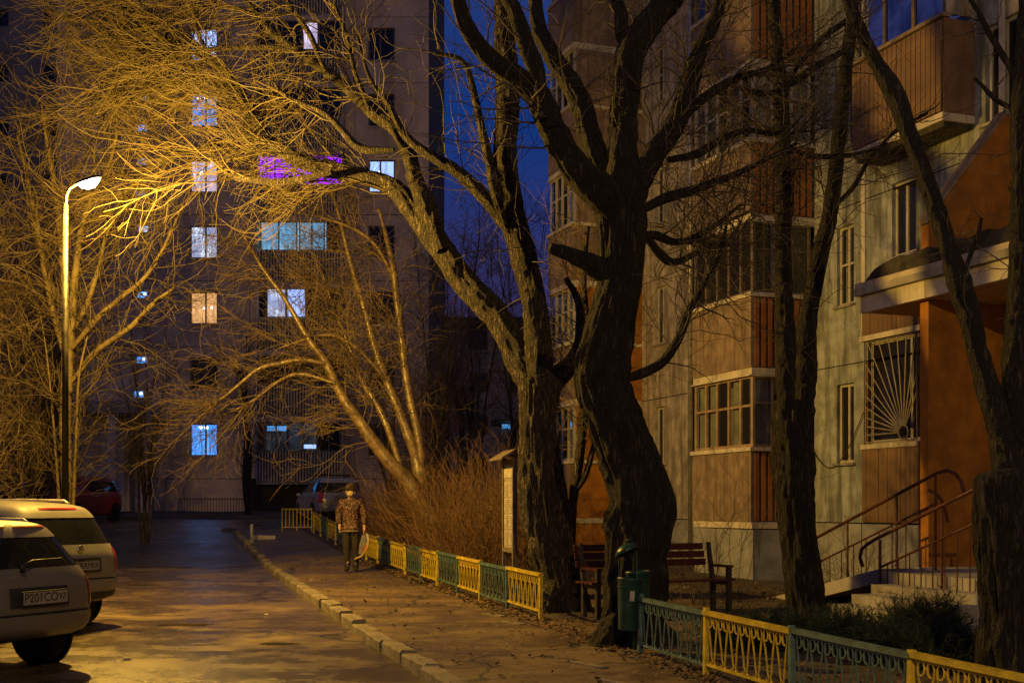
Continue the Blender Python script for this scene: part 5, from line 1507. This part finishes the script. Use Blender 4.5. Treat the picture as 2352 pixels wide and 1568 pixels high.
# second, taller pale wagon
st2 = [(0, .34, 1.00, 1.52, .82, .62), (.58, .26, 1.01, 1.56, .86, .66), (1.2, .22, 1.0, 1.585, .87, .67), (2.0, .21, .99, 1.59, .87, .67), (2.7, .21, .98, 1.54, .87, .65),
       (3.4, .21, .97, 1.01, .87, .68), (4.05, .24, .90, .93, .85, .66), (4.4, .30, .75, .80, .78, .58)]
c2, p2 = car('parked_wagon', 'pale taller wagon with roof rails parked behind the silver one', (P(178, 0, 15.0)[0], 15.0, float(g(15))), HD, 'car_white', st2,
    [.10, .03, .0, .0, .06, .28, .40], [.0, .0, .0, .02, .05, .08, .10], (0, 1, 2, 3), (4,), .865, .31, (.80, 3.5),
    plate=('rear', .80, 'C418AM', '50'), rails=(.61, 1.60, 'galv'),
    dims=dict(bumper=(.46, .62), bm='car_white', lower=(.27, .46), lights=((.655, .80, .70, 1.02, 'lens_red'),),
              trim=((-.36, .36, .72, .89, 'black_plastic', 'plate_recess', 'rear'), (-.30, .30, 1.49, 1.515, 'lens_red', 'brake_light', 'rear'),
                    (-.80, .80, .625, .637, 'black_plastic', 'seam', 'rear')), seams=(1.4, 2.4), mz=1.05))
MB().ball((-.055, 0, 1.0), (.018, .055, .055), 14, 8).build('emblem', 'chrome', c2, True)
MB().tube([(1.3, .25, 1.60), (.95, .25, 1.98)], .005, 5).build('antenna', 'black_plastic', c2)
# red car by the far porch, nose to the street
c3, p3 = car('parked_hatchback', 'dark red car facing the street below the far entrance', (P(238, 0, 44.5)[0], 44.5, float(g(42.5))), R(180 - 8), 'car_red', [(a, b_, c, d, e, f) for a, b_, c, d, e, f in st2],
    [.10, .03, .0, .0, .06, .28, .40], [.0, .0, .0, .02, .05, .08, .10], (0, 1, 2, 3), (4,), .865, .31, (.80, 3.5), plate=('front', .52, 'K735TO', '50'),
    dims=dict(head=((.46, .72, .66, .82),), trim=((-.60, .60, .30, .44, 'black_plastic', 'grille', 'front'), (-.40, .40, .60, .72, 'black_plastic', 'grille', 'front'))))
# far silver estate with a roof rack
c4, p4 = car('parked_estate', 'grey estate car with a roof rack parked beyond the striped fence', (P(785, 0, 41.0)[0], 41.0, float(g(41.5)) + .0), R(20), 'car_grey', st2,
    [.10, .03, .0, .0, .08, .36, .44], [.0, .0, .0, .02, .05, .08, .10], (0, 1, 2, 3), (4,), .865, .33, (.80, 3.5), plate=('rear', .86, 'M062KX', '97'), rails=(.60, 1.63, 'black_plastic'),
    dims=dict(bumper=(.42, .60), bm='car_grey', lower=(.28, .42), lights=((.60, .80, .72, 1.06, 'lens_red'),)))
for x in (1.1, 2.1): MB().box(x, x + .05, -.72, .72, 1.66, 1.69).build('rack_bar', 'black_plastic', c4)

# ================================================================== PERSON
def skin(name, verts, edges, rad, m, parent, root=0, sub=2):
    me = bpy.data.meshes.new(name); me.from_pydata(verts, edges, []); me.update()
    o = bpy.data.objects.new('tmp', me); COL.objects.link(o)
    sk_ = o.modifiers.new('skin', 'SKIN'); sk_.use_smooth_shade = True
    su = o.modifiers.new('sub', 'SUBSURF'); su.levels = sub; su.render_levels = sub
    sv = me.skin_vertices[0].data
    for i, r in enumerate(rad): sv[i].radius = r if hasattr(r, '__len__') else (r, r)
    sv[root].use_root = True
    bpy.context.view_layer.update()
    ev = bpy.data.meshes.new_from_object(o.evaluated_get(bpy.context.evaluated_depsgraph_get()))
    bpy.data.objects.remove(o); ev.materials.clear(); ev.shade_smooth()
    return obj(name, ev, m, parent)
PY = 24.0; ppx = P(806, 0, PY)[0]
pe = thing('person', 'person in a patterned jacket, dark trousers and knitted hat carrying a bag on the pavement', 'person', (ppx, PY, float(g(PY)) + .112), 0)
# local: faces -y, x to the picture's right
V = [(0,0,.92),(0,0,1.12),(0,-.01,1.32),(0,-.02,1.43),(0,-.05,1.50),(0,-.085,1.56),(0,-.075,1.63),
     (-.17,0,1.38),(-.235,.03,1.12),(-.215,-.05,.90),(-.21,-.07,.84),
     (.17,0,1.38),(.245,.02,1.12),(.27,-.04,.88),(.275,-.05,.81),
     (-.085,0,.88),(-.075,-.04,.50),(-.06,-.02,.12),(-.06,-.12,.06),
     (.085,0,.88),(.085,-.01,.50),(.09,.06,.12),(.095,-.03,.06)]
E = [(0,1),(1,2),(2,3),(3,4),(4,5),(5,6),(2,7),(7,8),(8,9),(9,10),(2,11),(11,12),(12,13),(13,14),(0,15),(15,16),(16,17),(17,18),(0,19),(19,20),(20,21),(21,22)]
Rr = [.12,(.125,.10),(.14,.10),.055,.058,(.075,.085),(.068,.078),.055,.042,.028,.032,.055,.042,.028,.032,.085,.055,.04,.035,.085,.055,.04,.035]
for base, sg in ((10, -1), (14, 1)):
    bx_, by_, bz_ = V[base]
    for k in range(4):
        n0 = len(V); x = bx_ + (k - 1.5) * .006 * sg; y = by_ + (k - 1.5) * .019
        V += [(x, y, bz_ - .035), (x - .004 * sg, y - .006, bz_ - .062 + abs(k - 1.4) * .006), (x - .012 * sg, y - .004, bz_ - .080 + abs(k - 1.4) * .008)]
        E += [(base, n0), (n0, n0 + 1), (n0 + 1, n0 + 2)]; Rr += [.0095, .009, .0075]
    n0 = len(V); V += [(bx_, by_ - .035, bz_ + .005), (bx_ - .006 * sg, by_ - .05, bz_ - .028)]; E += [(base, n0), (n0, n0 + 1)]; Rr += [.011, .009]
skin('body', V, E, Rr, 'skin', pe)
# jacket: torso and sleeves; trousers; boots; hat; mask
V = [(0,0,.86),(0,0,1.0),(0,-.005,1.18),(0,-.01,1.34),(0,-.02,1.43),(-.185,0,1.365),(-.25,.03,1.12),(-.222,-.045,.915),(.185,0,1.365),(.26,.02,1.12),(.275,-.035,.90)]
skin('jacket', V, [(0,1),(1,2),(2,3),(3,4),(3,5),(5,6),(6,7),(3,8),(8,9),(9,10)], [(.185,.14),(.18,.14),(.185,.145),(.185,.13),(.08,.085),.09,.075,.055,.09,.075,.055], 'jacket', pe, 1)
MB().tube([(.182*math.cos(R(a)), .138*math.sin(R(a)), .80) for a in range(0, 361, 20)], .022, 6, False).build('jacket_hem', 'panel_rose', pe, True)
V = [(0,0,.90),(-.09,0,.84),(-.085,-.035,.50),(-.068,-.01,.16),(.09,0,.84),(.09,-.005,.50),(.095,.06,.16)]
skin('trousers', V, [(0,1),(1,2),(2,3),(0,4),(4,5),(5,6)], [(.13,.12),.10,.075,.06,.10,.075,.06], 'trousers', pe)
for (x, y) in ((-.065, -.01), (.095, .06)):
    skin('boot', [(x, y + .01, .26), (x, y, .09), (x + (.005 if x > 0 else -.005), y - .10, .055), (x + (.01 if x > 0 else -.01), y - .16, .045)], [(0,1),(1,2),(2,3)], [.062, .058, .05, .036], 'boots', pe, 1)
MB().ball((0, -.068, 1.655), (.098, .108, .085), 18, 10).build('hat', 'hat', pe, True)
MB().tube([(.096*math.cos(R(a)), -.07 + .106*math.sin(R(a)), 1.625) for a in range(0, 361, 18)], .014, 6, False).build('hat_brim', 'hat', pe, True)
MB().ball((0, -.125, 1.535), (.074, .06, .064), 14, 8).build('face_mask', 'mask_cloth', pe, True)
for sg in (-1, 1):
    MB().ball((sg * .030, -.163, 1.592), (.011, .008, .007), 8, 5).build('eye', 'plate_text', pe, True)
    MB().ball((sg * .082, -.075, 1.565), (.012, .022, .032), 8, 6).build('ear', 'skin', pe, True)
MB().ball((0, -.172, 1.572), (.012, .014, .02), 8, 6).build('nose', 'skin', pe, True)
bg_ = thing('shopping_bag', 'limp white, yellow and red carrier bag in the walking person\'s hand', 'bag', (ppx + .275, PY - .05, float(g(PY)) + .112 + .75))
def bagpart(nm, m, pts, th=.03):
    MB().prism([(x, -th, z) for x, z in pts], (0, 2 * th, 0)).build(nm, m, bg_, bevel=.012)
bagpart('bag_body', 'bag_grey', [(-.05, -.03), (.03, -.03), (.05, -.20), (-.06, -.42), (-.12, -.40), (-.10, -.22)])
bagpart('bag_front', 'bag_white', [(.035, -.02), (.075, .0), (.10, -.12), (.085, -.17), (.052, -.16)], .034)
bagpart('bag_front', 'bag_yellow', [(.052, -.165), (.10, -.13), (.085, -.27), (-.04, -.45), (-.20, -.52), (-.19, -.48), (-.058, -.425)], .034)
bagpart('bag_front', 'bag_red', [(.05, -.19), (.055, -.24), (-.02, -.37), (-.035, -.33)], .038)
MB().tube([(-.03, 0, -.03), (0, 0, .03), (.02, 0, -.03)], .006, 6).build('handle', 'bag_white', bg_, True)

# scraps lying on the road
for (x, y, r, lb) in ((292, 1516, .05, 'pale scrap of litter on the road right of the silver wagon'), (612, 1422, .035, 'small pale stone on the road beside the kerb')):
    Y = FPX * (CAMZ - float(g(12))) / (y - HORZ)
    b = MB().ball((0, 0, 0), (r, r * .6, r * .35), 7, 4); rn = random.Random(int(x))
    b.v = [(a_ * rn.uniform(.75, 1.2), c_ * rn.uniform(.75, 1.2), d_) for a_, c_, d_ in b.v]
    o = b.build('litter_scrap', 'stone_white'); o.location = ((x - 1176) / FPX * Y, Y, float(g(Y)) + r * .3); tag(o, lb, 'litter')
